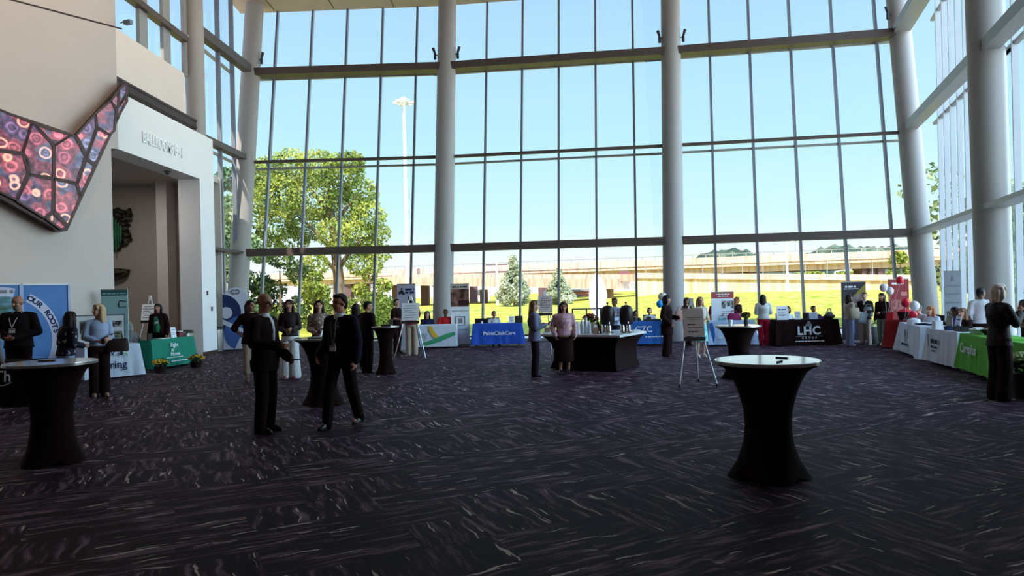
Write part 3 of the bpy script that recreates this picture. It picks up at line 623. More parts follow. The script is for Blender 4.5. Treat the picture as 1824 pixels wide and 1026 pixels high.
for i in range(4): x = x0+(x1-x0)*i/3; mb = MB(); mb.box((x, 0, .42), (.06, .06, 1.1)); mb.build('post', m_sp, o)
# ================================================================ furniture and stands
m_blk = M('black_stretch_cloth', (28, 8, 6), .85, spec=.12, var=.2)
m_top = M('brushed_table_top', (240, 240, 240), .12, metal=.85, spec=.8, var=.02)
m_rim = M('table_rim_metal', (170, 166, 162), .25, metal=.7)
m_chrome = M('chrome', (205, 205, 208), .15, metal=1.0)
m_steel = M('silver_tube', (214, 212, 212), .3, metal=.3)
m_paper = M('white_board', (236, 236, 238), .7, var=.02); m_ink = M('ink_black', (28, 28, 34), .7); m_inkg = M('ink_grey', (130, 128, 130), .7)
def skirt(R, zt, n=48):
    prof = [(0, .73), (.06, .66), (.15, .565), (.3, .475), (.45, .44), (.6, .465), (.76, .56), (.86, .655), (.93, .74), (.965, .83), (.985, .94), (1, .965)]
    mb = MB(); rs = []
    for f, r in prof:
        k = max(0, 1-f/.3); loop = []
        for j in range(n):
            a = 2*math.pi*j/n; m = 1 + k*.10*math.cos(4*a+.6) ; loop.append(Vector((R*r*m*math.cos(a), R*r*m*math.sin(a), zt*f + (k > .99)*.035*max(0, -math.cos(4*a+.6)))))
        rs.append(loop)
    return mb.rings(rs)
def cocktail(px, Y, R, zt, label):
    p = gp(px, Y); t = thing('cocktail_table', label, 'table', p, 0, 'round cocktail tables in black stretch covers')
    skirt(R, zt-.034).build('stretch_cover', m_blk, t, 50)
    MB().lathe([(R-.004, zt-.034), (R, zt-.03), (R, zt-.006), (R-.004, zt-.003)], 64).build('table_rim', m_rim, t, 30)
    MB().lathe([(R-.005, zt-.004), (R-.006, zt)], 64).build('tabletop', m_top, t, 30)
    t['zt'] = zt; return t
T1 = cocktail(1370, 6.32, .455, 1.05, 'nearest cocktail table with bright white top, right foreground')
T2 = cocktail(95, 7.55, .44, 1.075, 'black cocktail table at the left edge in front of the lanyard man')
T3 = cocktail(577, 11.2, .44, 1.06, 'black cocktail table between the two suited men')
T4 = cocktail(688, 15.3, .30, 1.04, 'small black cocktail table beside the pair in black')
T5 = cocktail(1317, 13.2, .42, 1.0, 'black cocktail table behind the nearest one, with a plant on top')
for t in (T1, T2, T3, T4, T5): del t['zt']
def item(name, label, cat, loc, rz=0, group=None): return thing(name, label, cat, loc, rz, group)
# ---- draped exhibit tables
m_tleg = M('folding_leg', (90, 90, 92), .4, metal=.6); m_tt = M('folding_top', (180, 176, 170), .6)
class Tab: pass
def draped(label, p0, p1, D, cloth, H=.74, hem=.07, flare=.05, wave=.014, name='draped_table', corner=.07, hems=None):
    p0 = Vector((p0[0], p0[1], 0)); p1 = Vector((p1[0], p1[1], 0)); d = p1-p0; Wd = d.length; rz = math.atan2(d.y, d.x)
    T = Tab(); T.W = Wd; T.D = D; T.H = H; T.rz = rz; T.o = (p0+p1)/2
    T.root = t = thing(name, label, 'table', T.o, rz, 'draped exhibit tables')
    MB().box((0, D/2, H-.025), (Wd-.03, D-.03, .03)).build('tabletop', m_tt, t)
    for sx in (-1, 1):
        for y in (.1, D-.1): mb = MB(); mb.tube([(sx*(Wd/2-.12), y, 0), (sx*(Wd/2-.12), y, H-.03)], .014, 8); mb.build('leg', m_tleg, t)
    per = []; nx_, ny_ = max(14, int(Wd*22)), max(8, int(D*20))
    for i in range(nx_): per.append((-Wd/2+Wd*i/nx_, 0, 0, -1, i == 0))
    for i in range(ny_): per.append((Wd/2, D*i/ny_, 1, 0, i == 0))
    for i in range(nx_): per.append((Wd/2-Wd*i/nx_, D, 0, 1, i == 0))
    for i in range(ny_): per.append((-Wd/2, D-D*i/ny_, -1, 0, i == 0))
    mb = MB(); rs = []; N = len(per); ph = random.uniform(0, 6)
    for t_ in (0, .03, .1, .3, .55, .8, 1.0):
        loop = []
        for k, (x, y, ax, ay, cn) in enumerate(per):
            near = min(min(abs(k-q), N-abs(k-q)) for q in (0, nx_, nx_+ny_, 2*nx_+ny_)); cf = max(0, 1-near/3.5)
            bx, by = (x/(Wd/2), (y-D/2)/(D/2)); cx_, cy_ = (math.copysign(.7, x or 1), math.copysign(.7, y-D/2))
            n_ = Vector((ax, ay, 0))*(1-cf*.6) + Vector((cx_, cy_, 0))*cf*.6
            off = flare*t_**1.3 + wave*t_*math.sin(k*.9+ph+2*math.sin(k*.31)) + corner*cf*t_ + (.006 if t_ > 0 else 0)
            hm = hem if hems is None else hems(x/Wd+.5, y/D)
            loop.append(Vector((x, y, 0)) + n_*off + Vector((0, 0, H+.004 - t_*(H-hm) - (.004 if t_ > 0 else 0))))
        rs.append(loop)
    vs = [p for r in rs for p in r]; fs = []
    for i in range(len(rs)-1):
        for j in range(N): fs.append((i*N+j, i*N+(j+1) % N, (i+1)*N+(j+1) % N, (i+1)*N+j))
    fs.append(tuple(range(N))[::-1]); mb.add(vs, fs); T.cloth = mb.build('tablecloth', cloth, t, 50)
    return T
def on(T, x, y, z=0): c, s = math.cos(T.rz), math.sin(T.rz); return Vector((T.o.x + c*x - s*y, T.o.y + s*x + c*y, T.H+.005+z))
def ftext(T, body, x, z, size, mat, **k): return text(body, size, (x, -.035-.05*(1-z/T.H)-.012, z), (1, 0, 0), (0, .06, 1), mat, T.cloth, **k)
def flines(T, rows, x, z, mat): return lines(rows, (x, -.04-.05*(1-z/T.H)-.012, z), (1, 0, 0), (0, .06, 1), mat, T.cloth, thick=.003)
m_cw = M('cloth_white', (216, 220, 232), .85, var=.04); m_cg = M('cloth_green', (30, 128, 104), .8, var=.06); m_cb = M('cloth_blue', (36, 80, 180), .75, var=.06); m_cb2 = M('cloth_mid_blue', (42, 98, 176), .75, var=.06)
m_cr = M('cloth_red', (134, 20, 14), .8); m_cl = M('cloth_lime', (98, 176, 52), .8, var=.06); m_clb = M('cloth_pale_blue', (178, 196, 224), .8); m_ck = M('cloth_black', (30, 10, 8), .85, spec=.1)
m_navy = M('ink_navy', (24, 34, 84), .7); m_wt = M('print_white', (232, 234, 236), .7, var=.02); m_yel = M('print_yellow', (236, 190, 60), .7); m_grn = M('print_green', (70, 160, 110), .7)
V2 = lambda px, Y: (gx(px, Y), Y)
TW = draped('white-clothed table on the left printed with dark serif-like word Caring', V2(152, 15.2), V2(250, 16.1), .55, m_cw, hem=.03)
ftext(TW, 'WV.', -.10, .56, .17, m_navy); ftext(TW, 'Caring', -.06, .30, .24, m_navy)
mb = MB(); mb.ell((.15, -.075, .55), (.035, .004, .05)); mb.ell((.15, -.075, .62), (.018, .004, .018)); mb.build('printed_bird', m_navy, TW.cloth); mb = MB(); mb.tube([(.18, -.07, .56), (.25, -.07, .54), (.27, -.075, .48)], .012, 6); mb.build('printed_stem', M('print_lime', (150, 190, 60), .7), TW.cloth)
TG = draped('teal green draped table by the entrance with white lettering', V2(270, 17.1), V2(346, 18.7), .55, m_cg, hem=.05)
for i, (w, dx) in enumerate((('Right', .02), ('at', -.06), ('Home', .04))): ftext(TG, w, -.06+dx, .58-.115*i, .14, m_wt)
flines(TG, [(-.3, .32, 0, .018)], -.06, .27, m_wt); flines(TG, [(-.5, .4, 0, .03)], .3, .17, m_wt)
TH = draped('black-clothed table at the left edge with white handwriting', V2(-70, 11.7), V2(72, 11.7), .55, m_ck, hem=.02)
ftext(TH, 'Th', .09, .5, .26, m_wt); mb = MB(); mb.tube([(-.12, -.078, .36), (.12, -.08, .36), (.25, -.078, .41)], [.006, .008, .005], 6); mb.build('printed_swash', m_wt, TH.cloth)
TS = draped('white table with yellow and green swoosh in front of the column', V2(744, 22.2), V2(813, 22.2), .6, m_cw, hem=.06, flare=.02, wave=.006, corner=.03)
def swoosh(T, pts, w, mat, nm):
    mb = MB(); L = []; R = []
    for i, (x, z) in enumerate(pts):
        a = pts[max(0, i-1)]; b = pts[min(len(pts)-1, i+1)]; d = Vector((b[0]-a[0], 0, b[1]-a[1])).normalized(); n = Vector((-d.z, 0, d.x)); ww = w*(.5+.5*math.sin(math.pi*(i+.3)/(len(pts))))
        y = -.035-.02*(1-z/T.H)-.006; L.append(Vector((x, y, z))+n*ww/2); R.append(Vector((x, y, z))-n*ww/2)
    for i in range(len(pts)-1): mb.ext([L[i], L[i+1], R[i+1], R[i]], (0, -.003, 0))
    mb.build(nm, mat, T.cloth)
swoosh(TS, [(-.2, .72), (-.17, .6), (-.1, .46), (.02, .36)], .14, m_yel, 'printed_swoosh'); swoosh(TS, [(-.45, .14), (-.2, .2), (.1, .3), (.35, .4), (.58, .47)], .15, m_grn, 'printed_swoosh')
ftext(TS, 'HSF', -.42, .42, .16, m_inkg); flines(TS, [(-.5, -.3, 0, .03), (-.5, -.36, -.06, .03)], 0, .34, m_inkg)
TB = draped('royal blue draped table with white lettering in the middle', V2(843, 22.2), V2(931, 22.2), .6, m_cb, hem=.10)
ftext(TB, 'PointClickCare', .05, .44, .165, m_wt)
TC = draped('mid blue table with two white script letters behind the coffee bar', V2(1120, 21.4), V2(1187, 21.4), .6, m_cb2, hem=.06)
ftext(TC, 'CZC', -.12, .50, .26, m_wt); flines(TC, [(-.1, .45, 0, .035)], .02, .28, m_wt)
TL = draped('pale blue clothed table beneath the red headed poster', V2(1264, 20.7), V2(1345, 20.5), .5, m_clb, hem=.05)
swoosh(TL, [(-.56, .1), (-.54, .3), (-.56, .5), (-.6, .68)], .12, m_cb2, 'printed_band'); flines(TL, [(-.4, .0, 0, .04)], 0, .26, m_wt)
TK = draped('black draped table with white LHC lettering', V2(1383, 20.2), V2(1494, 20.2), .7, m_ck, hem=.02, flare=.06)
ftext(TK, 'LHC', .02, .42, .33, m_wt, space=1.1, bold=.035); ftext(TK, 'G R O U P', .02, .22, .075, m_wt, space=1.3); flines(TK, [(-.38, .44, 0, .03)], 0, .13, m_wt); flines(TK, [(-.36, .42, 0, .006)], 0, .27, m_wt)
mb = MB(); mb.ext([(-.08, -.06, .55), (.12, -.06, .55), (.10, -.06, .63), (.06, -.06, .63), (.06, -.06, .70), (-.02, -.06, .70), (-.02, -.06, .63), (-.06, -.06, .63)], (0, -.003, 0)); mb.build('printed_crest', m_inkg, TK.cloth)
TR_ = draped('dark red draped table right of the woman in mint trousers', V2(1578, 18.8), V2(1628, 18.5), .6, m_cr, hem=.02, wave=.006)
TA = draped('white-clothed table with dark tree emblem beside the red table', V2(1603, 17.7), V2(1640, 15.75), .6, m_cw, hem=.05, corner=.14, hems=lambda u, v: .05 if u < .8 or v > .1 else .02)
mb = MB(); mb.ell((-.15, -.06, .52), (.05, .004, .10)); mb.box((-.15, -.06, .38), (.03, .006, .16)); mb.build('printed_tree', m_navy, TA.cloth); flines(TA, [(-.42, .12, 0, .06)], 0, .26, m_navy)
TD = draped('white-clothed table with grey printed block next to the lime table', V2(1652, 15.1), V2(1706, 13.62), .6, m_cw, hem=.06, corner=.08, wave=.02)
flines(TD, [(-.36, -.04, 0, .09), (-.34, -.06, -.12, .045), (-.3, -.1, -.2, .03)], 0, .5, m_ink); mb = MB(); mb.box((-.50, -.065, .5), (.05, .004, .26)); mb.build('printed_strip', m_inkg, TD.cloth)
TE = draped('lime green draped table with white lettering behind the blonde woman', V2(1712, 13.45), V2(1770, 11.8), .6, m_cl, hem=.08)
ftext(TE, 'Careplus', -.22, .48, .25, m_wt)
TF = draped('second lime green table at the right edge with flowers in front', V2(1800, 11.3), V2(1905, 9.7), .6, m_cl, hem=.05)
# ---- coffee bar with stretch cover
Bp = [gp(966, 15.4), gp(1105, 14.45), gp(1152, 15.7)]; Bp += [Bp[2]+Vector((-.35, .85, 0)), Bp[0]+Vector((.45, .95, 0))]
cen = sum(Bp, Vector())/5; TBR = Tab(); TBR.o = cen; TBR.rz = 0; TBR.H = .78
t = thing('coffee_bar', 'angular coffee bar in a black stretch cover, mid room', 'table', cen)
rs = []
for z, k in ((0.02, .86), (.06, .85), (.2, .80), (.42, .79), (.58, .84), (.68, .92), (.735, .99)):
    lp = []
    for i in range(5):
        a, b = Bp[i]-cen, Bp[(i+1) % 5]-cen
        for j in range(8): q = a.lerp(b, j/8); kk = k - (1-k)*.35*math.sin(math.pi*j/8); lp.append(Vector((q.x*kk, q.y*kk, z)))
    rs.append(lp)
MB().rings(rs).build('stretch_cover', m_blk, t, 50)
MB().prism([((q-cen).x*1.01, (q-cen).y*1.01) for q in Bp], .735, .78).build('tabletop', M('bar_top', (214, 212, 208), .2, spec=.7), t)
def bar(px, Y): return gp(px, Y, .78) + Vector((0, 0, .0))
m_cup = M('paper_cup', (206, 206, 214), .6, var=.02); m_lid = M('cup_lid', (60, 56, 60), .5)
for i, (px, hgt, lb) in enumerate(((1029, .22, 'leftmost, shorter cup stack on the coffee bar'), (1037, .24, 'second cup stack from the left on the coffee bar'), (1044, .30, 'third cup stack on the coffee bar'), (1049.5, .22, 'rightmost cup stack on the coffee bar, beside the flowers'))):
    p = bar(px, 15.2+.15*(i % 2)); o = item('cup_stack', lb, 'cup stack', p, 0, 'stacks of paper cups on the coffee bar'); n = int(hgt/.03)
    mb = MB(); mb.lathe([(.045-.0*z, z*.03) if z % 2 == 0 else (.040, z*.03-.004) for z in range(n)] + [(.03, n*.03), (.028, n*.03+.05)], 14); mb.build('cups', m_cup, o, 40)
def flower_pot(name, label, cat, loc, pot, potm, h, w, nfl, flm, leaf=m_l3, rz=0, size=.05):
    o = item(name, label, cat, loc, rz); MB().lathe(pot, 18).build('pot', potm, o, 40); zt = pot[-1][1]
    v, f = leaves([(0, 0, zt+h*.45, w*.8), (w*.3, 0, zt+h*.5, w*.6), (-w*.3, .02, zt+h*.5, w*.6)], 260, size*1.2); MB().add(v, f).build('leaves', leaf, o, recalc=False)
    mb = MB()
    for _ in range(nfl):
        a = random.uniform(0, 6.28); e = random.uniform(.1, 1.4); r = w*random.uniform(.85, 1.12); mb.ell((r*math.cos(a)*math.cos(e), r*math.sin(a)*math.cos(e), zt+h*.35+h*.65*math.sin(e)), (size*.55, size*.55, size*.35), 7, 4)
    mb.build('blossoms', flm, o, 60); return o
m_red = M('flower_rust', (170, 62, 40), .7, var=.3, scale=40); m_mum = MP('flower_yellow', (200, 150, 30), (230, 190, 60), 40, .5); m_pot = M('dark_pot', (44, 28, 26), .6)
flower_pot('flower_vase', 'vase of rust red flowers on the coffee bar', 'flowers', bar(1052, 15.6), [(.06, 0), (.075, .08), (.06, .16), (.05, .2)], M('vase_clear', (150, 140, 130), .2), .22, .17, 34, m_red)
o = item('paper_bag', 'tan box between the flowers and the coffee urns', 'box', bar(1061.5, 15.15)); MB().box((0, 0, .12), (.13, .1, .24)).build('box_body', M('kraft', (168, 140, 120), .8), o); MB().box((0, -.052, .17), (.09, .004, .06)).build('box_label', m_paper, o)
m_urn = M('urn_black', (30, 18, 17), .4)
for px, Y, lb in ((1083, 15.4, 'left black coffee urn with a knob on its lid'), (1116, 15.4, 'right black coffee urn with a knob on its lid')):
    o = item('coffee_urn', lb, 'coffee urn', bar(px, Y), 0, 'black coffee urns'); MB().lathe([(.12, .0), (.12, .02), (.08, .03), (.08, .17), (.13, .18)], 24).build('stand', m_urn, o, 40)
    MB().lathe([(.13, .18), (.145, .2), (.15, .45), (.14, .52), (.10, .575), (.04, .60)], 28).build('tank', m_urn, o, 50); MB().lathe([(.012, .6), (.012, .63), (.026, .64), (.02, .67)], 12).build('lid_knob', m_urn, o, 40)
    mb = MB(); mb.tube([(0, -.14, .24), (0, -.22, .24), (0, -.22, .17)], .014, 8); mb.build('tap', m_chrome, o, 50)
for px, Y, lb in ((1076.5, 14.95, 'first small chrome airpot from the left, before the left urn'), (1085, 14.9, 'second small chrome airpot, before the left urn'), (1109, 14.85, 'third small chrome airpot, before the right urn'), (1119.5, 15.0, 'rightmost small chrome airpot on the coffee bar')):
    o = item('airpot', lb, 'airpot', bar(px, Y), 0, 'chrome airpots on the coffee bar'); MB().lathe([(.045, 0), (.047, .02), (.047, .16), (.035, .185)], 18).build('body', m_chrome, o, 40); MB().lathe([(.03, .185), (.032, .2), (.02, .215)], 14).build('pump_top', m_urn, o, 40)
o = item('napkin_stack', 'small white napkin stack at the right tip of the coffee bar', 'napkins', bar(1134, 15.5)); MB().box((0, 0, .025), (.16, .14, .05)).build('napkins', m_paper, o)
o = item('tray', 'white tray at the left end of the coffee bar', 'tray', bar(975, 15.7)); MB().box((0, 0, .015), (.2, .2, .03)).build('tray_plate', m_paper, o); MB().box((0, 0, .08), (.12, .1, .1)).build('sugar_box', M('kraft', (168, 140, 120), .8), o)
o = item('menu_holder', 'slim dark tilted card holder beside the left urn', 'card holder', bar(1068, 15.1)); MB().box((0, .0, .13), (.05, .02, .26), mat=Matrix.Rotation(-.3, 3, 'Y')).build('card', m_urn, o); MB().box((-.01, 0, .008), (.1, .08, .016)).build('foot', m_urn, o)
# ---- easels
def easel(px, Y, z0, z1, wpx, mat, label, zap, foot_dz=0, spread=.36, lab_rows=(), back=.55, ledge=True, rz=0.0, boardname='notice_board', blabel=None, ink=m_inkg, legm=m_steel):
    p = gp(px, Y); w = wpx/F_PX*Y; o = thing('easel', label, 'easel', p, rz, 'easels holding signs')
    ap = Vector((0, .28, zap)); fr = [Vector((-spread, -.12, 0)), Vector((spread, -.12, 0)), Vector((spread*.55, back, 0))]
    for f in fr: mb = MB(); mb.tube([f, ap*.98+Vector((math.copysign(.03, f.x), 0, 0))], .013, 8); mb.build('leg', legm, o, 50); 
    for f in fr: mb = MB(); mb.tube([f, f+(ap-f).normalized()*.05], .017, 8); mb.build('rubber_foot', m_sp, o, 50)
    MB().box((0, .26, zap-.05), (.07, .05, .14)).build('clip', M('clip_white', (228, 228, 230), .5), o)
    sl = (.28+.12)/zap; zz = z0-.04; yb = -.12+sl*zz-.02
    if ledge: MB().box((0, yb-.01, zz), (w*1.02, .05, .07)).build('ledge', M('ledge_dark', (58, 40, 40), .6), o)
    b = thing(boardname, blabel, 'sign', p, rz, 'signs standing on easels'); R = Matrix.Rotation(-math.atan(sl), 3, 'X'); h = (z1-z0)
    c = Vector((0, -.12+sl*(z0+z1)/2-.045, (z0+z1)/2)); mb = MB(); mb.box(c, (w, .012, h), mat=R); mb.build('board', mat, b)
    up = R @ Vector((0, 0, 1)); nn = R @ Vector((0, -1, 0))
    if lab_rows: lines([(a*w, bb*w, y*h, hh) for a, bb, y, hh in lab_rows], c+nn*.008, (1, 0, 0), up, ink, b)
    return o
ROWS = [(-.3, .3, .34, .02), (-.4, .4, .2, .018), (-.35, .1, .06, .018), (-.4, .35, -.06, .018), (-.3, .3, -.2, .018), (-.38, .2, -.34, .018)]
easel(731.5, 18.5, 1.03, 1.5, 31, m_paper, 'silver easel in the middle left holding a white sign', 1.68, spread=.42, lab_rows=ROWS, blabel='white text sign on the easel before the khaki trousers', legm=m_chrome)
easel(1241, 12.3, .86, 1.36, 37, M('tan_board', (172, 142, 130), .8), 'silver easel holding a tan sign, right of centre', 1.52, spread=.33, lab_rows=[(-.3, .42, .17, .012), (-.3, .42, .10, .006), (-.3, .1, -.08, .02), (-.25, .4, -.2, .012), (-.3, .2, -.34, .02)], blabel='tan sign with thin dark lines on the easel right of centre', ink=M('ink_brown', (88, 60, 58), .7))
easel(974, 17.8, 1.18, 1.62, 25, M('grey_board', (196, 180, 178), .8), 'easel behind the grey-bloused woman with a pinkish grey sign', 1.72, spread=.3, lab_rows=ROWS, blabel='pinkish grey text sign behind the woman with the phone', ink=M('ink_brown', (88, 60, 58), .7))
easel(262, 21.2, 1.12, 1.62, 24, m_paper, 'easel in the entrance behind the woman in black jacket', 1.85, spread=.3, lab_rows=ROWS, blabel='white text sign in the entrance behind the black jacket', ink=m_ink)
# ---- banners
def banner(px0, px1, Y, ytop, mat, label, base=True, rz=0.0, zb=.06, name='banner_stand', th=.02):
    x0, x1 = gx(px0, Y, 1.2), gx(px1, Y, 1.2); zt = atY((px0+px1)/2, ytop, Y).z; o = thing(name, label, 'banner', ((x0+x1)/2, Y, 0), rz, 'banners standing behind the tables'); w = (x1-x0)/math.cos(rz)
    o_ = Tab(); o_.root = o; o_.w = w; o_.zt = zt; o_.p = MB().box((0, 0, (zb+zt)/2), (w, th, zt-zb)).build('banner_panel', mat, o)
    if base: MB().box((0, 0, .04), (w*1.03, .22, .08)).build('base', m_rail, o)
    MB().box((0, 0, zt), (w*1.01, th*1.5, .025)).build('top_bar', m_rail, o)
    return o_
def brect(b, u0, u1, z0, z1, mat, nm='printed_block', k=0):
    return MB().box(((u0+u1)/2*b.w, -.012-.002*k, (z0+z1)/2*b.zt), ((u1-u0)*b.w, .004, (z1-z0)*b.zt)).build(nm, mat, b.p)
def btxt(b, s, u, z, size, mat, **k): return text(s, size, (u*b.w, -.02, z*b.zt), (1, 0, 0), (0, 0, 1), mat, b.p, **k)
def blines(b, rows, mat): return lines([(a*b.w, c*b.w, z*b.zt, h) for a, c, z, h in rows], (0, -.018, 0), (1, 0, 0), (0, 0, 1), mat, b.p)
m_tealw = M('banner_pale_teal', (172, 214, 214), .6, var=.08, scale=2); m_teal = M('banner_teal', (52, 110, 112), .6)
b = banner(183, 227, 16.35, 516, m_tealw, 'pale teal roll-up banner with dark teal header by the entrance', rz=.15)
brect(b, -.5, .5, .93, 1.0, m_teal); blines(b, [(-.45, .45, .955, .03)], m_tealw); blines(b, [(-.4, .4, .62, .03), (-.35, .3, .56, .02), (-.4, .42, .5, .02)], M('ink_teal', (110, 160, 165), .7))
mb = MB(); mb.tube([(b.w*.46, -.016, b.zt*.86), (b.w*.2, -.016, b.zt*.87), (b.w*.16, -.016, b.zt*.82), (b.w*.2, -.016, b.zt*.79), (b.w*.46, -.016, b.zt*.80)], .008, 5); mb.build('printed_logo', m_ink, b.p)
b = banner(397, 443, 23.3, 512, m_wt, 'arch-topped white banner with navy and blue swirl at the left column', base=False, name='arch_banner', zb=.03)
zt = b.zt; 
bpy.data.objects.remove([c for c in b.root.children if c.name.startswith('top_bar')][0]); bpy.data.objects.remove(b.p)
hw = b.w/2; pts = [(-hw, 0, .04), (hw, 0, .04), (hw, 0, zt-hw)] + [(hw*math.cos(a), 0, zt-hw+hw*math.sin(a)) for a in np.linspace(.1, math.pi-.1, 22)] + [(-hw, 0, zt-hw)]
b.p = MB().ext(pts, (0, .02, 0)).build('banner_panel', M('banner_white', (206, 210, 226), .7, var=.02), b.root); MB().box((0, 0, .02), (b.w, .35, .04)).build('base', m_sp, b.root)
def clipdisc(cx, cz, r, mat, k, r0=0, a0=0, a1=2*math.pi):
    mb = MB(); n = 40
    for i in range(n):
        aa, ab = a0+(a1-a0)*i/n, a0+(a1-a0)*(i+1)/n; q = [(cx+rr*math.cos(an), cz+rr*math.sin(an)) for rr, an in ((r0, aa), (r, aa), (r, ab), (r0, ab))]
        q = [(max(-hw, min(hw, x)), max(.05, z)) for x, z in q]
        mb.ext([(x, -.004-.003*k, z) for x, z in q], (0, -.002, 0))
    mb.build('printed_shape', mat, b.p)
m_sw1 = M('print_deep_blue', (34, 46, 92), .7); m_sw2 = M('print_steel_blue', (70, 102, 168), .7)
clipdisc(-hw, zt*.60, hw*1.42, m_sw1, 0); clipdisc(-hw*.72, zt*.60, hw*.45, M('banner_white', (206, 210, 226), .7), 1)
clipdisc(hw*.35, zt*.28, hw*1.3, m_sw2, 2)
mb = MB(); mb.ext([(-hw, -.022, zt*.42), (-hw, -.022, zt*.50), (hw, -.022, zt*.30), (hw, -.022, zt*.24)], (0, -.002, 0)); mb.ext([(-hw*.1, -.022, .06), (hw*.5, -.022, .06), (hw*.75, -.022, zt*.22), (hw*.3, -.022, zt*.2)], (0, -.002, 0)); mb.build('printed_band', M('banner_white', (206, 210, 226), .7), b.p)
mb = MB()
for s in (-1, 1): mb.tube([(s*hw*.02+s*hw*.15*(1-math.cos(a)), -.012, zt*.93+hw*.15*math.sin(a)) for a in np.linspace(.5, 5.6, 14)], .012, 5)
mb.build('printed_logo', m_ink, b.p)
b = banner(708, 741, 21.0, 506, M('banner_lilac_grey', (176, 172, 190), .6), 'lilac grey banner with dark figure emblem behind the white easel sign')
mb = MB(); mb.ell((-.24*b.w, -.016, b.zt*.93), (.03, .004, .03)); mb.ell((-.24*b.w, -.016, b.zt*.885), (.045, .004, .06)); mb.ell((-.36*b.w, -.016, b.zt*.87), (.03, .004, .05)); mb.ell((-.14*b.w, -.016, b.zt*.86), (.035, .004, .045)); mb.build('printed_figures', m_ink, b.p)
blines(b, [(-.05, .42, .92, .06), (-.05, .42, .875, .06)], m_navy)
b = banner(803, 836, 22.9, 506, m_wt, 'banner with brown photograph above white, right of the column')
brect(b, -.5, .5, .64, .92, MP('photo_brown', (66, 34, 26), (150, 112, 92), 4, .5, c3=(190, 160, 140), width=.15)); brect(b, -.5, .5, .92, .995, M('banner_beige', (186, 172, 162), .7)); blines(b, [(-.4, .42, .955, .05)], m_ink); brect(b, -.1, .5, .66, .74, M('photo_dark', (58, 26, 22), .6), k=1)
mb = MB()
for q in (((-.25, .34), (.25, .34)), ((-.25, .48), (.25, .48)), ((-.25, .34), (-.25, .48)), ((.25, .34), (.25, .48))): mb.beam((q[0][0]*b.w, -.014, q[0][1]*b.zt), (q[1][0]*b.w, -.014, q[1][1]*b.zt), .01, .03, up=Vector((0, 1, 0)))
mb.build('printed_frame', m_ink, b.p); blines(b, [(-.45, .45, .57, .02), (-.4, .4, .27, .02)], m_inkg); brect(b, -.12, .12, .37, .45, m_inkg)
b = banner(1267, 1307, 21.6, 520, m_wt, 'poster stand with red header and small photographs', name='poster_stand')
brect(b, -.5, .5, .88, 1.0, M('print_brick', (176, 72, 74), .6)); blines(b, [(-.3, .35, .955, .03), (-.2, .25, .915, .03)], m_wt)
m_ph = MP('photo_bw', (50, 48, 50), (150, 146, 142), 14, .5, c3=(190, 186, 180), width=.12)
for u0, u1, z0, z1 in ((-.04, .14, .68, .83), (.18, .34, .72, .83), (.36, .48, .68, .83), (.0, .16, .42, .5), (.22, .4, .42, .5)): brect(b, u0, u1, z0, z1, m_ph, 'printed_photo')
blines(b, [(-.05, .45, .62, .018), (-.05, .4, .58, .018), (-.05, .45, .54, .018)], m_inkg)
b = banner(1499, 1542, 20.9, 502, M('banner_navy', (46, 36, 48), .6), 'dark navy roll-up banner with yellow corner behind the chatting women')
mb = MB(); mb.ext([(.5*b.w, -.014, b.zt*.97), (.5*b.w, -.014, b.zt*.82), (-.05*b.w, -.014, b.zt*.76)], (0, -.003, 0)); mb.build('printed_triangle', M('print_olive', (150, 136, 62), .7), b.p)
mb = MB(); mb.ext([(.5*b.w, -.016, b.zt*.84), (.5*b.w, -.016, b.zt*.60), (-.1*b.w, -.016, b.zt*.62), (-.02*b.w, -.016, b.zt*.76)], (0, -.003, 0)); mb.build('printed_photo', MP('photo_tan', (110, 92, 92), (170, 150, 140), 6, .5, width=.2), b.p)
blines(b, [(-.35, .1, .92, .05), (-.4, .2, .885, .02)], m_wt)
b = banner(1583, 1619, 20.2, 497, M('banner_red', (136, 32, 36), .6), 'dark red banner behind the red and white balloons')
blines(b, [(-.35, .25, .93, .05)], m_wt); brect(b, .1, .4, .74, .80, M('print_pinkish', (190, 120, 116), .7)); brect(b, -.4, .3, .5, .68, MP('photo_red', (120, 44, 46), (176, 120, 112), 9, .5, width=.12), 'printed_photo')
b = banner(1685, 1710, 17.3, 483, M('banner_grey', (150, 152, 156), .6), 'slim grey roll-up banner by the right glass wall', rz=-.35)
blines(b, [(-.4, .4, .82, .02), (-.42, .42, .72, .015), (-.42, .42, .61, .02), (-.4, -.05, .49, .05), (.08, .4, .49, .05)], m_inkg); mb = MB(); mb.ext([(-.1*b.w, -.016, b.zt*.88), (.1*b.w, -.016, b.zt*.88), (0, -.016, b.zt*.95)], (0, -.003, 0)); mb.build('printed_figure', m_inkg, b.p)
# ---- big blue backdrop on the left
pw = lambda px: onplane(px, 545, c0+LN*.22, LN)
def backdrop(pxa, pxb, label):
    a, bb = pw(pxa), pw(pxb); a.z = bb.z = 0; d = bb-a; o = thing('backdrop_panel', label, 'banner', (a+bb)/2, math.atan2(d.y, d.x), 'blue backdrop panels'); T = Tab(); T.root = o; T.w = d.length; T.zt = atY((pxa+pxb)/2, 506.5, ((a+bb)/2).y).z
    T.p = MB().box((0, 0, (T.zt+.05)/2), (T.w, .05, T.zt-.05)).build('printed_panel', M('backdrop_blue', (84, 130, 192), .6, var=.18, scale=1.3), o)
    MB().box((0, -.01, T.zt), (T.w, .07, .035)).build('top_bar', m_wt, o); MB().box((0, 0, .03), (T.w, .3, .06)).build('base', m_rail, o)
    for s in (-1, 1): MB().box((s*T.w/2, -.01, T.zt/2), (.04, .07, T.zt)).build('edge_bar', M('backdrop_edge', (170, 186, 220), .5), o)
    return T
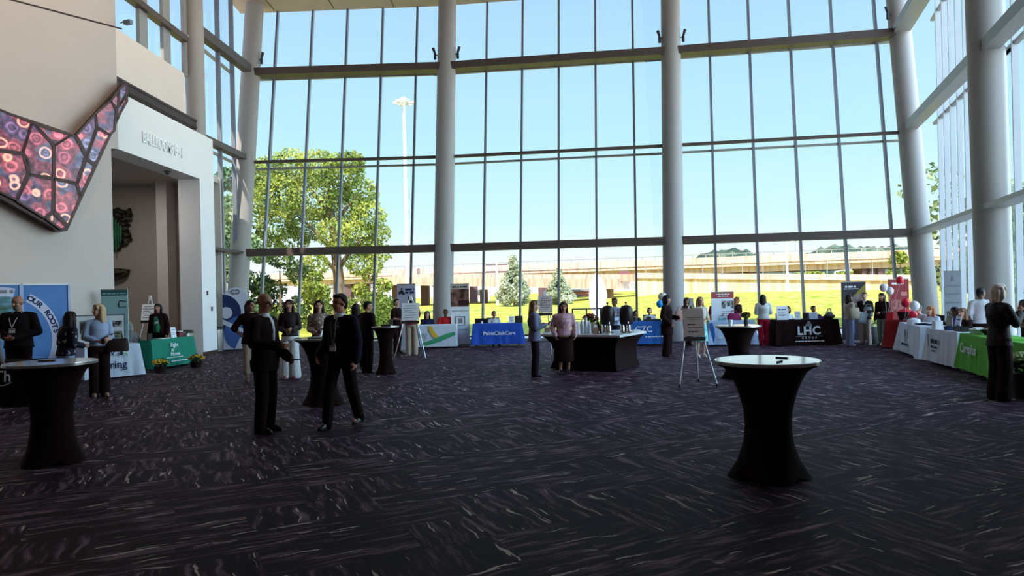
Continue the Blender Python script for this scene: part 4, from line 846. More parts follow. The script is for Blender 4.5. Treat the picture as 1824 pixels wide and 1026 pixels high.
bA = backdrop(-78, 36, 'left blue backdrop panel cut by the picture edge'); bB = backdrop(39, 122, 'right blue backdrop panel with the words OUR ROOTS on an arc')
# arc centred left of panel B, given in panel B coordinates
sc_ = bB.w/83.0; X_ = lambda px: (px-80.5)*sc_; Z_ = lambda py: bB.zt-(py-506.5)*.0128
acx, acz = X_(2), Z_(602); r1, r0 = 1.165, .975; KX = 105*sc_/1.165
def arc_on(T, dx, r0, r1, mat, a0, a1, k, nm='printed_arc'):
    mb = MB(); n = 48; h = T.w/2-.02
    for i in range(n):
        aa, ab = a0+(a1-a0)*i/n, a0+(a1-a0)*(i+1)/n; q = [(acx+dx+KX*r*math.cos(t_), acz+r*math.sin(t_)) for r, t_ in ((r0, aa), (r1, aa), (r1, ab), (r0, ab))]
        if min(x for x, z in q) < -h or max(x for x, z in q) > h or min(z for x, z in q) < .08 or max(z for x, z in q) > T.zt+.02: continue
        mb.ext([(x, -.026-.002*k, z) for x, z in q], (0, -.002, 0))
    if mb.V: mb.build(nm, mat, T.p)
m_arcw = M('print_pale_lilac', (206, 206, 228), .6, var=.02); m_ins = MP('print_field', (70, 100, 80), (126, 170, 196), 3, .5, c3=(96, 132, 100), width=.2, stretch=(1, 1, 3))
dxA = (bA.w+bB.w)/2 + .04
for T, dx in ((bA, dxA), (bB, 0)):
    arc_on(T, dx, .02, r0, m_ins, -1.2, math.pi, 0, 'printed_field'); arc_on(T, dx, r0, r1, m_arcw, -1.2, math.pi, 1)
for i, ch in enumerate('OUR ROOTS'):
    an = math.radians(58 - i*6.0); rm = (r0+r1)/2; 
    if ch != ' ': text(ch, .15, (acx+KX*rm*math.cos(an), -.034, acz+rm*math.sin(an)), (KX*math.sin(an), 0, -math.cos(an)), (math.cos(an)/KX, 0, math.sin(an)), m_navy, bB.p, bold=.03, sx=1.15)
lines([(-.1, .32, 0, .07)], (bA.w/2-.45, -.034, acz+(r0+r1)/2-.0), (1, 0, 0), (0, 0, 1), m_inkg, bA.p)
# ---- bins, pots, boards
m_bin = M('bin_steel', (176, 170, 166), .28, metal=.9); m_binl = M('bin_lid', (34, 30, 30), .4)
for px, Y, lb in ((385.5, 22.6, 'steel litter bin standing by the arch-topped banner'), (331, 20.6, 'steel litter bin behind the teal green table')):
    o = thing('litter_bin', lb, 'bin', gp(px, Y), 0, 'steel litter bins'); MB().lathe([(.215, 0), (.22, .03), (.22, .74)], 32).build('body', m_bin, o, 40); MB().lathe([(.225, .74), (.225, .80), (.19, .83), (.06, .84)], 32).build('lid', m_binl, o, 40); MB().lathe([(.224, 0), (.224, .05)], 32).build('base_ring', m_binl, o, 40)
for px, Y, lb in ((286, 16.65, 'potted yellow mums at the front of the teal green table'), (350, 17.75, 'potted yellow mums at the right end of the teal green table')):
    flower_pot('potted_mums', lb, 'potted plant', gp(px, Y), [(.11, 0), (.15, .14), (.16, .15)], m_pot, .16, .19, 60, m_mum, size=.05)
flower_pot('potted_mums', 'big pale green mum plant at the right edge before the lime table', 'potted plant', gp(1828, 10.25)+Vector((0, 0, 0)), [(.16, 0), (.2, .3), (.21, .36)], m_pot, .3, .26, 150, M('flower_pale_green', (150, 160, 96), .7, var=.25, scale=40), size=.06)
def card(T, x, y, w, h, mat, label, name='table_sign', rows=True, tilt=.15, d=.012, ink=m_inkg):
    o = item(name, label, 'sign', on(T, x, y), T.rz, 'cards standing on the tables'); R = Matrix.Rotation(-tilt, 3, 'X'); mb = MB(); mb.box(Vector((0, h/2*math.sin(tilt), h/2*math.cos(tilt))), (w, d, h), mat=R); mb.build('card', mat, o)
    MB().box((0, .04, h*.3), (w*.2, .08, .012)).build('stand', m_rail, o)
    if rows: lines([(-w*.35, w*.35, h*.25, h*.08), (-w*.35, w*.2, 0, h*.05), (-w*.35, w*.3, -h*.15, h*.05)], Vector((0, h/2*math.sin(tilt)-.01, h/2*math.cos(tilt))), (1, 0, 0), R @ Vector((0, 0, 1)), ink, o)
    return o
def box_item(T, x, y, s, mat, label, name='box', cat='box', lid=None, rz=0):
    o = item(name, label, cat, on(T, x, y), T.rz+rz); MB().box((0, 0, s[2]/2), s).build('box_body', mat, o)
    MB().box((0, 0, s[2]*.93), (s[0]*1.02, s[1]*1.02, s[2]*.14)).build('lid', lid or mat, o); return o
# display board on the white Caring table
o = item('display_board', 'framed display board with photographs on the white-clothed left table', 'display board', on(TW, -.1, .38), TW.rz-.45)
MB().box((0, 0, .34), (.98, .03, .68)).build('frame', M('frame_grey', (120, 122, 130), .5), o); MB().box((0, -.018, .34), (.92, .01, .62)).build('poster', m_wt, o)
MB().box((.28, -.025, .46), (.3, .006, .14)).build('photo', m_ph, o); MB().box((.28, -.025, .22), (.3, .006, .16)).build('photo', MP('photo_green', (90, 110, 80), (170, 170, 150), 8, .5, width=.2), o); MB().box((-.3, -.025, .4), (.2, .006, .3)).build('photo', m_ph, o)
card(TG, .30, .2, .2, .27, m_paper, 'white tilted card standing on the teal green table', ink=M('ink_blue', (70, 90, 150), .7))
box_item(TG, .52, .2, (.14, .1, .16), M('box_maroon', (120, 44, 46), .6), 'maroon box on the teal green table', lid=m_paper)
box_item(TG, .72, .25, (.14, .1, .12), M('box_charcoal', (60, 52, 50), .6), 'charcoal box at the right end of the teal green table', lid=M('box_cream', (214, 200, 180), .6))
o = item('paper_stack', 'loose white papers flat on the teal green table', 'papers', on(TG, -.2, .15), TG.rz); MB().box((0, 0, .006), (.3, .2, .012)).build('sheets', m_paper, o); MB().box((.35, .02, .005), (.22, .16, .01), .3).build('leaflet', m_paper, o)
card(TB, .45, .25, .17, .22, m_paper, 'white card standing on the royal blue table'); 
o = item('laptop', 'open black laptop at the right end of the royal blue table', 'laptop', on(TB, .68, .25), TB.rz); MB().box((0, 0, .012), (.26, .2, .02)).build('keyboard_base', m_sp, o); MB().box((0, .1, .12), (.26, .015, .2)).build('screen', m_sp, o)
o = item('paper_cup', 'small white cup on the left of the royal blue table', 'cup', on(TB, -.5, .15)); MB().lathe([(.025, 0), (.035, .07)], 12).build('cup_body', m_paper, o, 40); MB().lathe([(.037, .07), (.037, .078)], 12).build('rim', m_paper, o, 40)
o = item('camera_gear', 'dark camera gear on the mid blue table', 'equipment', on(TC, .2, .2), TC.rz); MB().box((0, 0, .03), (.5, .2, .06)).build('case', m_sp, o); MB().box((-.1, 0, .09), (.12, .1, .08)).build('camera_body', m_sp, o)
for x, h, lb in ((-.35, .14, 'dark tumbler at the left of the mid blue table'), (-.22, .11, 'shorter dark tumbler beside the taller one on the mid blue table')):
    o = item('tumbler', lb, 'cup', on(TC, x, .15)); MB().lathe([(.035, 0), (.04, h)], 14).build('cup_body', m_sp, o, 40); MB().lathe([(.042, h), (.03, h+.015)], 14).build('lid', m_chrome, o, 40)
o = item('purple_bag', 'magenta bag on the pale blue table by the black shirt', 'bag', on(TL, .12, .3), TL.rz); MB().loft([(0, 0, 0, .2, .09), (0, 0, .12, .21, .09), (0, 0, .2, .14, .05)], 16).build('bag_body', M('bag_magenta', (150, 40, 90), .6), o, 50); mb = MB(); mb.tube([(-.1, 0, .18), (-.06, 0, .28), (.06, 0, .28), (.1, 0, .18)], .012, 6); mb.build('handle', M('bag_magenta', (150, 40, 90), .6), o, 50)
box_item(TL, -.25, .15, (.2, .12, .07), M('box_teal', (96, 160, 160), .6), 'teal box on the pale blue table'); 
o = item('bottle', 'clear bottle on the pale blue table by the cocktail table', 'bottle', on(TL, .42, .12)); MB().lathe([(.035, 0), (.038, .12), (.015, .18), (.015, .2)], 14).build('bottle_body', M('bottle_clear', (200, 212, 214), .2), o, 40); MB().lathe([(.017, .2), (.017, .22)], 12).build('cap', m_paper, o)
# things on the cocktail tables
p = gp(1329, 13.15, 1.0); flower_pot('plant_vase', 'small dark vase of dry flowers on the cocktail table behind the nearest', 'plant', p, [(.035, 0), (.045, .06), (.03, .12), (.035, .14)], m_sp, .10, .10, 18, M('flower_dry', (120, 62, 40), .7), size=.03)
p = gp(1301, 13.0, 1.0); o = item('paper_cup', 'white cup on the cocktail table behind the nearest', 'cup', p); MB().lathe([(.03, 0), (.042, .11)], 16).build('cup_body', m_paper, o, 40); MB().lathe([(.044, .105), (.044, .113)], 16).build('rim', m_paper, o, 40)
for px, py, a, lb in ((1389, 645, .8, 'nearer of two dark pens on the nearest cocktail table'), (1393, 638, -.8, 'farther of two dark pens on the nearest cocktail table')):
    p = onZ(px, py, 1.05); o = item('pen', lb, 'pen', p, a, 'pens on the nearest table'); mb = MB(); mb.tube([(-.06, 0, .006), (.05, 0, .006)], .006, 8); mb.build('barrel', m_navy, o, 50); mb = MB(); mb.tube([(.05, 0, .006), (.07, 0, .006)], [.005, .001], 8); mb.build('tip', m_chrome, o, 50)
p = gp(692, 15.25, 1.04); o = item('display_stand', 'dark small stand with a box on the small cocktail table', 'equipment', p); MB().box((-.05, 0, .02), (.2, .12, .04)).build('base', m_sp, o); MB().box((.05, 0, .09), (.07, .07, .12)).build('box_body', M('box_grey', (96, 96, 92), .6), o)
p = onZ(84, 643, 1.075); o = item('phone', 'dark phone lying on the left cocktail table', 'phone', p, .4); MB().box((0, 0, .006), (.16, .075, .012)).build('case', m_sp, o); MB().box((0, 0, .0125), (.145, .068, .001)).build('screen', m_binl, o)
p = gp(565, 11.1, 1.06); o = item('paper_stack', 'dark folder with white paper on the table between the suited men', 'papers', p); MB().box((0, 0, .008), (.22, .3, .016)).build('folder', m_binl, o); MB().box((.06, .05, .07), (.012, .1, .11), mat=Matrix.Rotation(.4, 3, 'Y')).build('sheet', m_paper, o)
# LHC table items
card(TK, -.62, .2, .33, .40, m_paper, 'large white tilted board at the left of the black LHC table', ink=m_navy)
card(TK, -.18, .2, .17, .24, m_paper, 'small white card left of centre on the black LHC table'); card(TK, .28, .2, .24, .20, M('card_pale', (200, 206, 220), .6), 'pale wide card right of centre on the black LHC table')
box_item(TK, .55, .2, (.2, .14, .08), M('box_purple', (90, 70, 130), .6), 'purple box on the black LHC table')
def bag(loc, rz, s, mat, label, name='handbag', hm=None, strap=.2):
    o = thing(name, label, 'bag', loc, rz); w, d, h = s
    MB().loft([(0, 0, 0, w*.46, d*.5), (0, 0, h*.15, w*.5, d*.55), (0, 0, h*.6, w*.48, d*.45), (0, 0, h, w*.44, d*.2)], 20).build('bag_body', mat, o, 50)
    for s_ in (-1, 1): mb = MB(); mb.tube([(-w*.25, s_*d*.15, h*.9), (-w*.2, s_*d*.12, h+strap*.8), (0, s_*d*.1, h+strap), (w*.2, s_*d*.12, h+strap*.8), (w*.25, s_*d*.15, h*.9)], .01, 6); mb.build('strap', hm or mat, o, 60)
    return o
bag(on(TK, .78, .3), .2, (.22, .14, .2), M('bag_tan', (176, 150, 126), .7), 'tan bag standing at the right end of the black LHC table', strap=.1)
o = item('black_bag', 'black bag lying before the tan bag on the LHC table', 'bag', on(TK, .7, .12)); MB().ell((0, 0, .08), (.17, .1, .08)).build('bag_body', m_sp, o, 60); mb = MB(); mb.tube([(-.1, 0, .14), (0, 0, .2), (.1, 0, .14)], .012, 6); mb.build('strap', m_sp, o)
# right side tables
box_item(TR_, -.22, .15, (.16, .12, .2), M('box_red', (196, 30, 44), .5), 'bright red box on the dark red table'); 
o = item('gift_basket', 'dark basket with a red lining on the dark red table', 'basket', on(TR_, .15, .25)); MB().lathe([(.15, 0), (.2, .2), (.2, .22)], 20).build('basket_body', m_binl, o, 40); MB().lathe([(.19, .2), (.15, .27), (.05, .3)], 16).build('lining', M('box_red', (196, 30, 44), .5), o, 50)
o = item('white_box', 'rounded white box on the near corner of the tree emblem table', 'box', on(TA, .0, .1)); MB().loft([(0, 0, 0, .16, .1), (0, 0, .1, .15, .095), (0, 0, .13, .11, .06)], 16).build('box_body', m_paper, o, 50); MB().box((0, 0, .135), (.1, .05, .02)).build('lid', m_paper, o)
for i, (x, y, lb) in enumerate(((.3, .2, 'dark leaflet pile nearest the aisle on the tree emblem table'), (.55, .35, 'dark leaflet pile at the near end of the tree emblem table'))):
    o = item('leaflet_pile', lb, 'leaflets', on(TA, x, y), TA.rz); MB().box((0, 0, .02), (.3, .22, .04)).build('leaflets', m_navy if i else m_binl, o); MB().box((0, 0, .043), (.26, .18, .006)).build('top_sheet', m_paper, o)
bag(on(TD, -.62, .4), TD.rz, (.26, .12, .26), M('bag_olive', (120, 112, 96), .7), 'olive bag on the grey print table', strap=.1)
box_item(TD, -.45, .1, (.2, .14, .17), m_paper, 'plain white box at the far corner of the grey print table')
card(TD, .0, .3, .24, .28, m_paper, 'white and blue card standing on the grey print table', ink=m_cb)
o = item('purple_bottle', 'purple bottle beside the card on the grey print table', 'bottle', on(TD, -.34, .42)); MB().lathe([(.06, 0), (.065, .2), (.03, .25)], 16).build('bottle_body', M('bottle_purple', (70, 44, 110), .4), o, 40); MB().lathe([(.03, .25), (.03, .29)], 12).build('cap', m_sp, o)
box_item(TD, .1, .12, (.2, .12, .08), m_navy, 'low navy box in front of the blue card'); box_item(TD, .48, .2, (.3, .2, .1), m_binl, 'low black box at the near end of the grey print table')
o = item('glass_jar', 'pale green glass tray on the lime table behind the blonde woman', 'tray', on(TE, -.5, .2), TE.rz); MB().loft([(0, 0, 0, .18, .12), (0, 0, .09, .22, .15)], 20).build('tray_body', M('glass_green', (190, 214, 200), .2), o, 50); MB().box((0, 0, .1), (.2, .14, .03)).build('contents', m_paper, o)
o = item('dark_bowl', 'dark bowl on the lime table near the blonde woman', 'bowl', on(TE, -.15, .25)); MB().lathe([(.06, 0), (.13, .09), (.14, .1)], 20).build('bowl_body', m_pot, o, 40); MB().ell((0, 0, .09), (.11, .11, .04)).build('sweets', M('sweets', (140, 120, 100), .6, var=.4, scale=60), o, 60)
box_item(TF, .1, .35, (.16, .16, .26), M('box_crimson', (150, 24, 40), .5), 'crimson box on the second lime table at the right edge')
o = item('flat_leaflet', 'mint leaflet lying on the second lime table', 'leaflet', on(TF, -.2, .15), TF.rz); MB().box((0, 0, .004), (.4, .25, .008)).build('sheet', M('paper_mint', (150, 220, 160), .6), o); MB().box((.02, .02, .01), (.3, .16, .004)).build('top_sheet', M('paper_mint2', (180, 230, 186), .6), o)
# balloons
def balloon(px, py, Y, rpx, mat, label, wt, group=None):
    p = atY(px, py, Y); r = rpx/F_PX*Y; o = thing('balloon', label, 'balloon', p, 0, group)
    MB().loft([(0, 0, -1.12*r, .05*r, .05*r)] + [(0, 0, -r*1.1*math.cos(t_), r*math.sin(t_)*(1 if t_ > 1.6 else .96), r*math.sin(t_)*(1 if t_ > 1.6 else .96)) for t_ in np.linspace(.15, 3.05, 14)], 22).build('balloon_skin', mat, o, 70)
    MB().lathe([(.001, -1.1*r), (.10*r, -1.22*r), (.001, -1.2*r)], 10).build('knot', mat, o); q = Vector(wt)-p
    mb = MB(); mb.tube([(0, 0, -1.2*r), q*.5+Vector((.03, 0, -.05)), q], .004, 5); mb.build('string', m_wt, o)
m_br = M('balloon_red', (222, 24, 50), .3, spec=.5); m_bw = MP('balloon_white', (232, 222, 224), (200, 190, 192), 26, .62, rough=.35); m_bc = M('balloon_cyan', (24, 150, 222), .3, spec=.5); m_bt = M('balloon_tan', (206, 196, 180), .35, spec=.5)
gwt = on(TR_, -.3, .3); aw = on(TR_, .1, .1)
for px, py, r, m_, lb in ((1574, 512.5, 6.8, m_bw, 'white balloon left of its twin above the dark-haired woman'), (1585, 518.5, 6.5, m_bw, 'white balloon right of its twin above the dark-haired woman'), (1602.5, 499, 6.6, m_br, 'highest red balloon in front of the dark red banner'), (1613, 538.5, 7.7, m_br, 'middle red balloon left of the column foot'), (1629, 545, 8.3, m_bw, 'speckled white balloon between the two lower red ones'), (1626, 561, 7.6, m_br, 'lowest red balloon over the white tree emblem table')):
    balloon(px, py, 18.75 if px == 1585 else 18.5 if px < 1600 or py < 505 else 17.9 if px < 1628 or py > 550 else 17.6, r, m_, lb, gwt if px < 1610 else aw, 'red and white balloons')
wt = on(TC, .5, .3); balloon(1180, 529, 21.2, 7.8, m_bt, 'tan balloon above the cyan one by the column', wt); balloon(1175, 541.5, 21.1, 6.2, m_bc, 'cyan balloon beside the woman all in black', wt)
# ================================================================ people
def remesh(mb, voxel, mats, name, it=2, post=None):
    me = mb.mesh('t', mats[0] if isinstance(mats, list) else mats); ob = bpy.data.objects.new('t', me); TMP.collection.objects.link(ob)
    m = ob.modifiers.new('r', 'REMESH'); m.mode = 'VOXEL'; m.voxel_size = voxel; m.use_smooth_shade = True
    s = ob.modifiers.new('s', 'SMOOTH'); s.iterations = it; s.factor = .5
    dg = tmp_graph(); me2 = bpy.data.meshes.new_from_object(ob.evaluated_get(dg)); bpy.data.objects.remove(ob); bpy.data.meshes.remove(me)
    me2.materials.clear()
    for q in (mats if isinstance(mats, list) else [mats]): me2.materials.append(q)
    me2.polygons.foreach_set('material_index', [0]*len(me2.polygons)); me2.name = name
    if post: post(me2)
    me2.polygons.foreach_set('use_smooth', [True]*len(me2.polygons)); me2.update(); return me2
SK = {'fair': (214, 160, 136), 'tan': (176, 122, 98), 'brown': (112, 72, 54), 'dark': (78, 50, 40), 'red': (196, 128, 108)}
m_eye = M('eye_dark', (66, 46, 40), .3); m_lip = M('lip_rose', (150, 74, 70), .5); m_brow = M('brow_brown', (60, 42, 34), .8)
HC = {'black': (22, 16, 15), 'dark': (40, 24, 20), 'brown': (84, 52, 38), 'blond': (206, 172, 132), 'dirty': (140, 108, 82), 'grey': (130, 122, 116), 'ginger': (170, 96, 50), 'platinum': (226, 206, 190)}
ARMS = {'down': ((.235, .03, 1.13), (.245, -.04, .89)), 'slight': ((.25, .04, 1.14), (.22, -.16, .94)), 'fwd': ((.225, .0, 1.13), (.13, -.27, 1.10)), 'clasp': ((.25, .0, 1.13), (.045, -.23, 1.05)), 'up': ((.22, -.10, 1.16), (.08, -.26, 1.30)),
        'phone': ((.22, -.02, 1.12), (.07, -.28, 1.19)), 'hip': ((.36, .06, 1.16), (.20, -.02, 1.00)), 'table': ((.25, -.12, 1.13), (.14, -.36, 1.08)), 'out': ((.30, -.06, 1.14), (.28, -.30, 1.16)), 'chin': ((.2, -.14, 1.13), (.05, -.2, 1.38)), 'pocket': ((.27, .06, 1.14), (.19, -.02, .93))}
def person(px, Y, ytop, rz, label, skin='fair', hair=('short', 'dark'), top=None, bot=None, shoe=(20, 16, 16), arms=('down', 'down'), fem=False, w=1.0, lean=0.0, sit=False, look=(0, 0), step=0.0, vox=None, extras=(), H=None, group=None, xoff=0, stance=.09):
    base = gp(px, Y); seat = .45 if sit else 0
    zt = atY(px, ytop, Y).z if ytop else None
    drop0 = .93-.53 if sit else 0
    if H is None: H = (zt + (drop0 if sit else 0))/(1 if not lean else (1 - .40*(1-math.cos(lean))))
    s = H/1.75; rz = math.radians(rz); o = thing('person', label, 'person', base, rz, group or ('people seated behind the tables' if sit else 'people standing about the hall'))
    vox = vox or (.0105 if Y < 13.5 else .0135)
    hz = .93; L = lean
    def up(p):
        p = Vector(p); y, z = p.y, p.z-hz
        if z > 0: y, z = y*math.cos(L) - z*math.sin(L), y*math.sin(L) + z*math.cos(L)
        return Vector((p.x, y, z+hz - (drop0/s if sit else 0)))*s
    def lo(p): return Vector(p)*s
    m_skin = M('skin_'+skin, SK[skin], .55, spec=.3, var=.05)
    sw = w*(.93 if fem else 1.0); hw = w*(1.04 if fem else 1.0)
    TR = [(.90, .158*hw, .115), (1.0, (.142 if fem else .150)*w, .108), (1.10, (.125 if fem else .145)*w, .10), (1.20, (.138 if fem else .155)*w, .108+(.012 if fem else 0)), (1.28, .158*sw, .118+(.02 if fem else 0)), (1.36, .168*sw, .108), (1.42, .145*sw, .085), (1.455, .085*sw, .066)]
    if w > 1.1: TR = [(z, rx, ry*(1+(w-1)*1.2)) for z, rx, ry in TR]
    hip_x = .088*hw
    # ---- joints
    A = {}
    for sd, pose in ((-1, arms[0]), (1, arms[1])):
        e, wr = ARMS[pose] if isinstance(pose, str) else pose; sh = (.178*sw*sd, .005, 1.395)
        A[sd] = (up(sh), up((e[0]*sw*sd, e[1], e[2])), up((wr[0]*sw*sd, wr[1], wr[2])))
    LG = {}
    for sd in (-1, 1):
        if sit: LG[sd] = (lo((hip_x*sd, 0, .53/s)), lo((.11*sd, -.43, .50)), lo((.11*sd, -.40, .085)))
        else:
            st = step*sd; LG[sd] = (lo((hip_x*sd, 0, .92)), lo(((hip_x+stance)/2*sd*1.02, -.02+st*.55-abs(step)*.08, .50)), lo((stance*sd*1.05, .02+st, .085+max(0, st)*.12)))
    hc = up((0, -.02, 1.632)); hyaw, hp = math.radians(look[0]), math.radians(look[1]); RH = (Matrix.Rotation(hyaw, 3, 'Z') @ Matrix.Rotation(hp+L*.35, 3, 'X'))
    hf = lambda p: hc + RH @ (Vector(p)*s)
    # ---- body: one continuous skin
    b = MB(); b.loft([(0, 0, z, rx, ry) for z, rx, ry in TR], 18, up)
    b.cap(up((0, .012, 1.40)), hf((0, .012, -.07)), .058*s, .052*s)
    b.ell(hf((0, .012, .028)), (.076*s, .094*s, .092*s), 20, 12, RH); b.ell(hf((0, -.022, -.045)), (.060*s, .066*s, .076*s), 18, 10, RH); b.ell(hf((0, -.055, -.098)), (.028*s, .026*s, .022*s), 12, 8, RH)
    b.cap(hf((0, -.088, .012)), hf((0, -.110, -.022)), .010*s, .0165*s, 8); 
    for sd in (-1, 1):
        b.ell(hf((.076*sd, .012, -.008)), (.012*s, .022*s, .033*s), 10, 8, RH); b.ell(hf((.036*sd, -.062, -.03)), (.022*s, .022*s, .02*s), 10, 8, RH); b.ell(hf((.030*sd, -.082, .030)), (.022*s, .012*s, .008*s), 10, 6, RH)
        sh, el, wr = A[sd]; b.cap(up((.10*sd*sw, .005, 1.40)), sh, .06*s, .054*s); b.cap(sh, el, .050*s, .041*s); b.cap(el, wr, .042*s, .027*s)
        a = (wr-el).normalized(); th = Vector((0, -.7, .75)) if abs(a.z) < .8 else Vector((0, -1, 0)); th = (th - a*th.dot(a)).normalized(); n = a.cross(th); n = n if n.x*sd < 0 else -n
        for i in range(4):
            k0 = wr + (a*.088 + th*(.028-.019*i))*s; ln = (.070, .078, .073, .056)[i]*s; c1 = .45+.08*i; c2 = 1.0+.1*i
            b.cap(wr, k0, .017*s, .0135*s, 8); k1 = k0 + (a*math.cos(c1)+n*math.sin(c1))*ln*.55; b.cap(k0, k1, .0105*s, .0095*s, 8); b.cap(k1, k1 + (a*math.cos(c2)+n*math.sin(c2))*ln*.5, .0095*s, .008*s, 8)
        t0 = wr + (a*.03+th*.02)*s; t1 = t0 + (a*.62+th*.75+n*.2).normalized()*.046*s; b.cap(t0, t1, .014*s, .011*s, 8); b.cap(t1, t1+(a*.95+th*.2+n*.35).normalized()*.032*s, .011*s, .009*s, 8)
        h, k, an = LG[sd]; b.cap(h, k, .082*s*w**.5, .055*s); b.cap(k, k.lerp(an, .35), .052*s, .052*s); b.cap(k.lerp(an, .35), an, .052*s, .036*s)
        b.cap(an+Vector((0, .03, -.045))*s, an+Vector((.012*sd, -.135, -.055))*s, .034*s, .028*s)
    RHi = RH.inverted()
    def face(me):
        n = len(me.polygons); ce = np.empty(n*3, np.float32); me.polygons.foreach_get('center', ce); q = (ce.reshape(-1, 3) - np.array(hc))/s @ np.array(RHi).T
        x, y, z = np.abs(q[:, 0]), q[:, 1], q[:, 2]; mi = np.zeros(n, np.int32); fr = y < -.055
        mi[fr & (((x-.030)/.015)**2 + ((z-.008)/.0075)**2 < 1)] = 2; mi[fr & (x > .014) & (x < .048) & (np.abs(z-.031+x*.05) < .006)] = 3; mi[fr & ((x/.024)**2 + ((z+.062)/.009)**2 < 1)] = 1
        me.polygons.foreach_set('material_index', mi)
    link('body', remesh(b, vox, [m_skin, m_lip, m_eye, m_brow], 'body', 2, face), o)
    # ---- lower clothes
    bot = bot or dict(c=(26, 20, 20)); cv = max(vox, .0125)
    if bot.get('mat'): mbt = bot['mat']
    else: mbt = M('cloth_%d_%d_%d' % bot['c'], bot['c'], .85, spec=.12)
    g = MB(); kind = bot.get('kind', 'trousers')
    if kind == 'trousers':
        lw_ = bot.get('w', .078); cu = bot.get('cuff', .058); end = bot.get('end', .06)
        hp_ = [(0, 0, z-(drop0/s if sit else 0), rx, ry) for z, rx, ry in ((.84, .155*hw, .118), (.92, .172*hw, .128), (1.0, .158*w, .12), (1.04, .148*w, .112))]
        g.loft(hp_, 18, lo)
        for sd in (-1, 1):
            h, k, an = LG[sd]; e = k.lerp(an, 1-(end-.06)/.42) if end > .07 else an+Vector((0, 0, -.035*s)); g.cap(h, k, .098*s*hw**.5, lw_*s); g.cap(k, e, lw_*s, cu*s)
        link('trousers', remesh(g, cv, mbt, 'trousers', 3), o)
    else:
        z1 = bot['end']; fl = bot.get('flare', 1.15)
        if sit: 
            for sd in (-1, 1): h, k, an = LG[sd]; g.cap(h, k, .11*s, .10*s)
            g.cap(LG[-1][0], LG[1][0], .13*s, .13*s)
        else: g.loft([(0, -.0, z1, .165*hw*fl, .135*fl), (0, 0, (z1+.9)/2, .172*hw*(1+(fl-1)*.6), .14*(1+(fl-1)*.6)), (0, 0, .90, .176*hw, .132), (0, 0, 1.02, .15*w, .115)], 22, lo)
        link('skirt', remesh(g, cv, mbt, 'skirt', 3), o)
    # ---- upper clothes
    top = top or dict(c=(26, 20, 20)); inf = top.get('inf', .014); hem = top.get('hem', .95); sl = top.get('sleeve', 1.0)
    mtp = top.get('mat') or M('cloth_%d_%d_%d' % top['c'], top['c'], .85, spec=.12)
    g = MB(); rr = [(z, rx+inf, ry+inf) for z, rx, ry in TR if z > hem+.03]; z0r = rr[0]
    rr = [(hem, (.175*hw if hem < .98 else z0r[1])+inf*top.get('fl', .9), (.13 if hem < .98 else z0r[2])+inf*top.get('fl', .9))] + rr
    if hem < .8: rr.insert(1, (.92, .18*hw+inf, .135+inf))
    g.loft([(0, 0, z, rx, ry) for z, rx, ry in rr], 20, up)
    if top.get('collar', True): g.loft([(0, .008, 1.43, .085*sw, .072), (0, .012, 1.485, .066, .064)], 16, up)
    for sd in (-1, 1):
        sh, el, wr = A[sd]; ri = inf*.8; g.cap(up((.09*sd*sw, .005, 1.40)), sh, .064*s+ri, .056*s+ri)
        if sl <= .5: g.cap(sh, sh.lerp(el, min(1, sl*2)), .054*s+ri, .050*s+ri+.006)
        elif sl > 0: g.cap(sh, el, .054*s+ri, .046*s+ri); g.cap(el, el.lerp(wr, (sl-.5)*2), .046*s+ri, (top.get('cuff', .036))*s+ri)
    link(top.get('name', 'top'), remesh(g, cv, mtp, 'top', 3), o)
    if top.get('shirt'):
        g = MB(); cs = top['shirt']; y0 = -(inf+.012)
        g.loft([(0, y0, 1.06, .012, .104), (0, y0, 1.2, .036, .114), (0, y0, 1.3, .056, .115), (0, y0, 1.40, .07, .092), (0, y0+.02, 1.46, .074, .072), (0, .0, 1.50, .065, .064)], 16, up); link('shirt', remesh(g, .009, M('shirt_%d_%d_%d' % cs, cs, .8), 'shirt', 2), o)
        if top.get('tie'):
            g = MB(); ct = top['tie']; g.loft([(0, y0-.105, 1.12, .03, .012), (0, y0-.118, 1.26, .026, .012), (0, y0-.108, 1.36, .02, .012), (0, y0-.08, 1.43, .022, .016)], 12, up); g.build('tie', M('tie_%d_%d_%d' % ct, ct, .6), o, 60)
    # ---- shoes
    msh = M('shoe_%d_%d_%d' % shoe, shoe, .4, spec=.4)
    for sd in (-1, 1):
        an = LG[sd][2]; q = an+Vector((0, 0, -.05*s)); tilt = max(0, step*sd)*.5 if not sit else 0
        g = MB(); f_ = lambda p, q=q, tilt=tilt, an=an: Matrix.Rotation(tilt, 3, 'X') @ Vector(p)*s + Vector((an.x, an.y, an.z-.085*s)); h0 = .004
        g.loft([(0.010*sd, -.05, h0, .040, .125), (.010*sd, -.05, .022, .044, .13), (.008*sd, -.045, .05, .042, .115), (.004*sd, .0, .085, .036, .06), (0, .012, .11, .036, .044)], 16, f_); g.build('shoe', msh, o, 60)
    # ---- hair
    st, hcx = hair; mh = M('hair_'+hcx, HC[hcx], .6, spec=.25, var=.25, scale=24); g = MB()
    E = lambda c, r: g.ell(hf(c), tuple(v*s for v in r), 18, 12, RH); K = lambda a_, b_, r0, r1: g.cap(hf(a_), hf(b_), r0*s, r1*s)
    if st != 'bald':
        E((0, .032, .042), (.084, .088, .088)); E((0, -.010, .094), (.070, .074, .034))
        for sd in (-1, 1): K((.072*sd, .03, .04), (.076*sd, .03, -.0 if st == 'short' else -.05), .022, .014 if st == 'short' else .026)
        K((0, .075, .03), (0, .075, -.05), .055, .045)
    if st == 'fringe':
        E((0, .05, -.005), (.080, .062, .06))
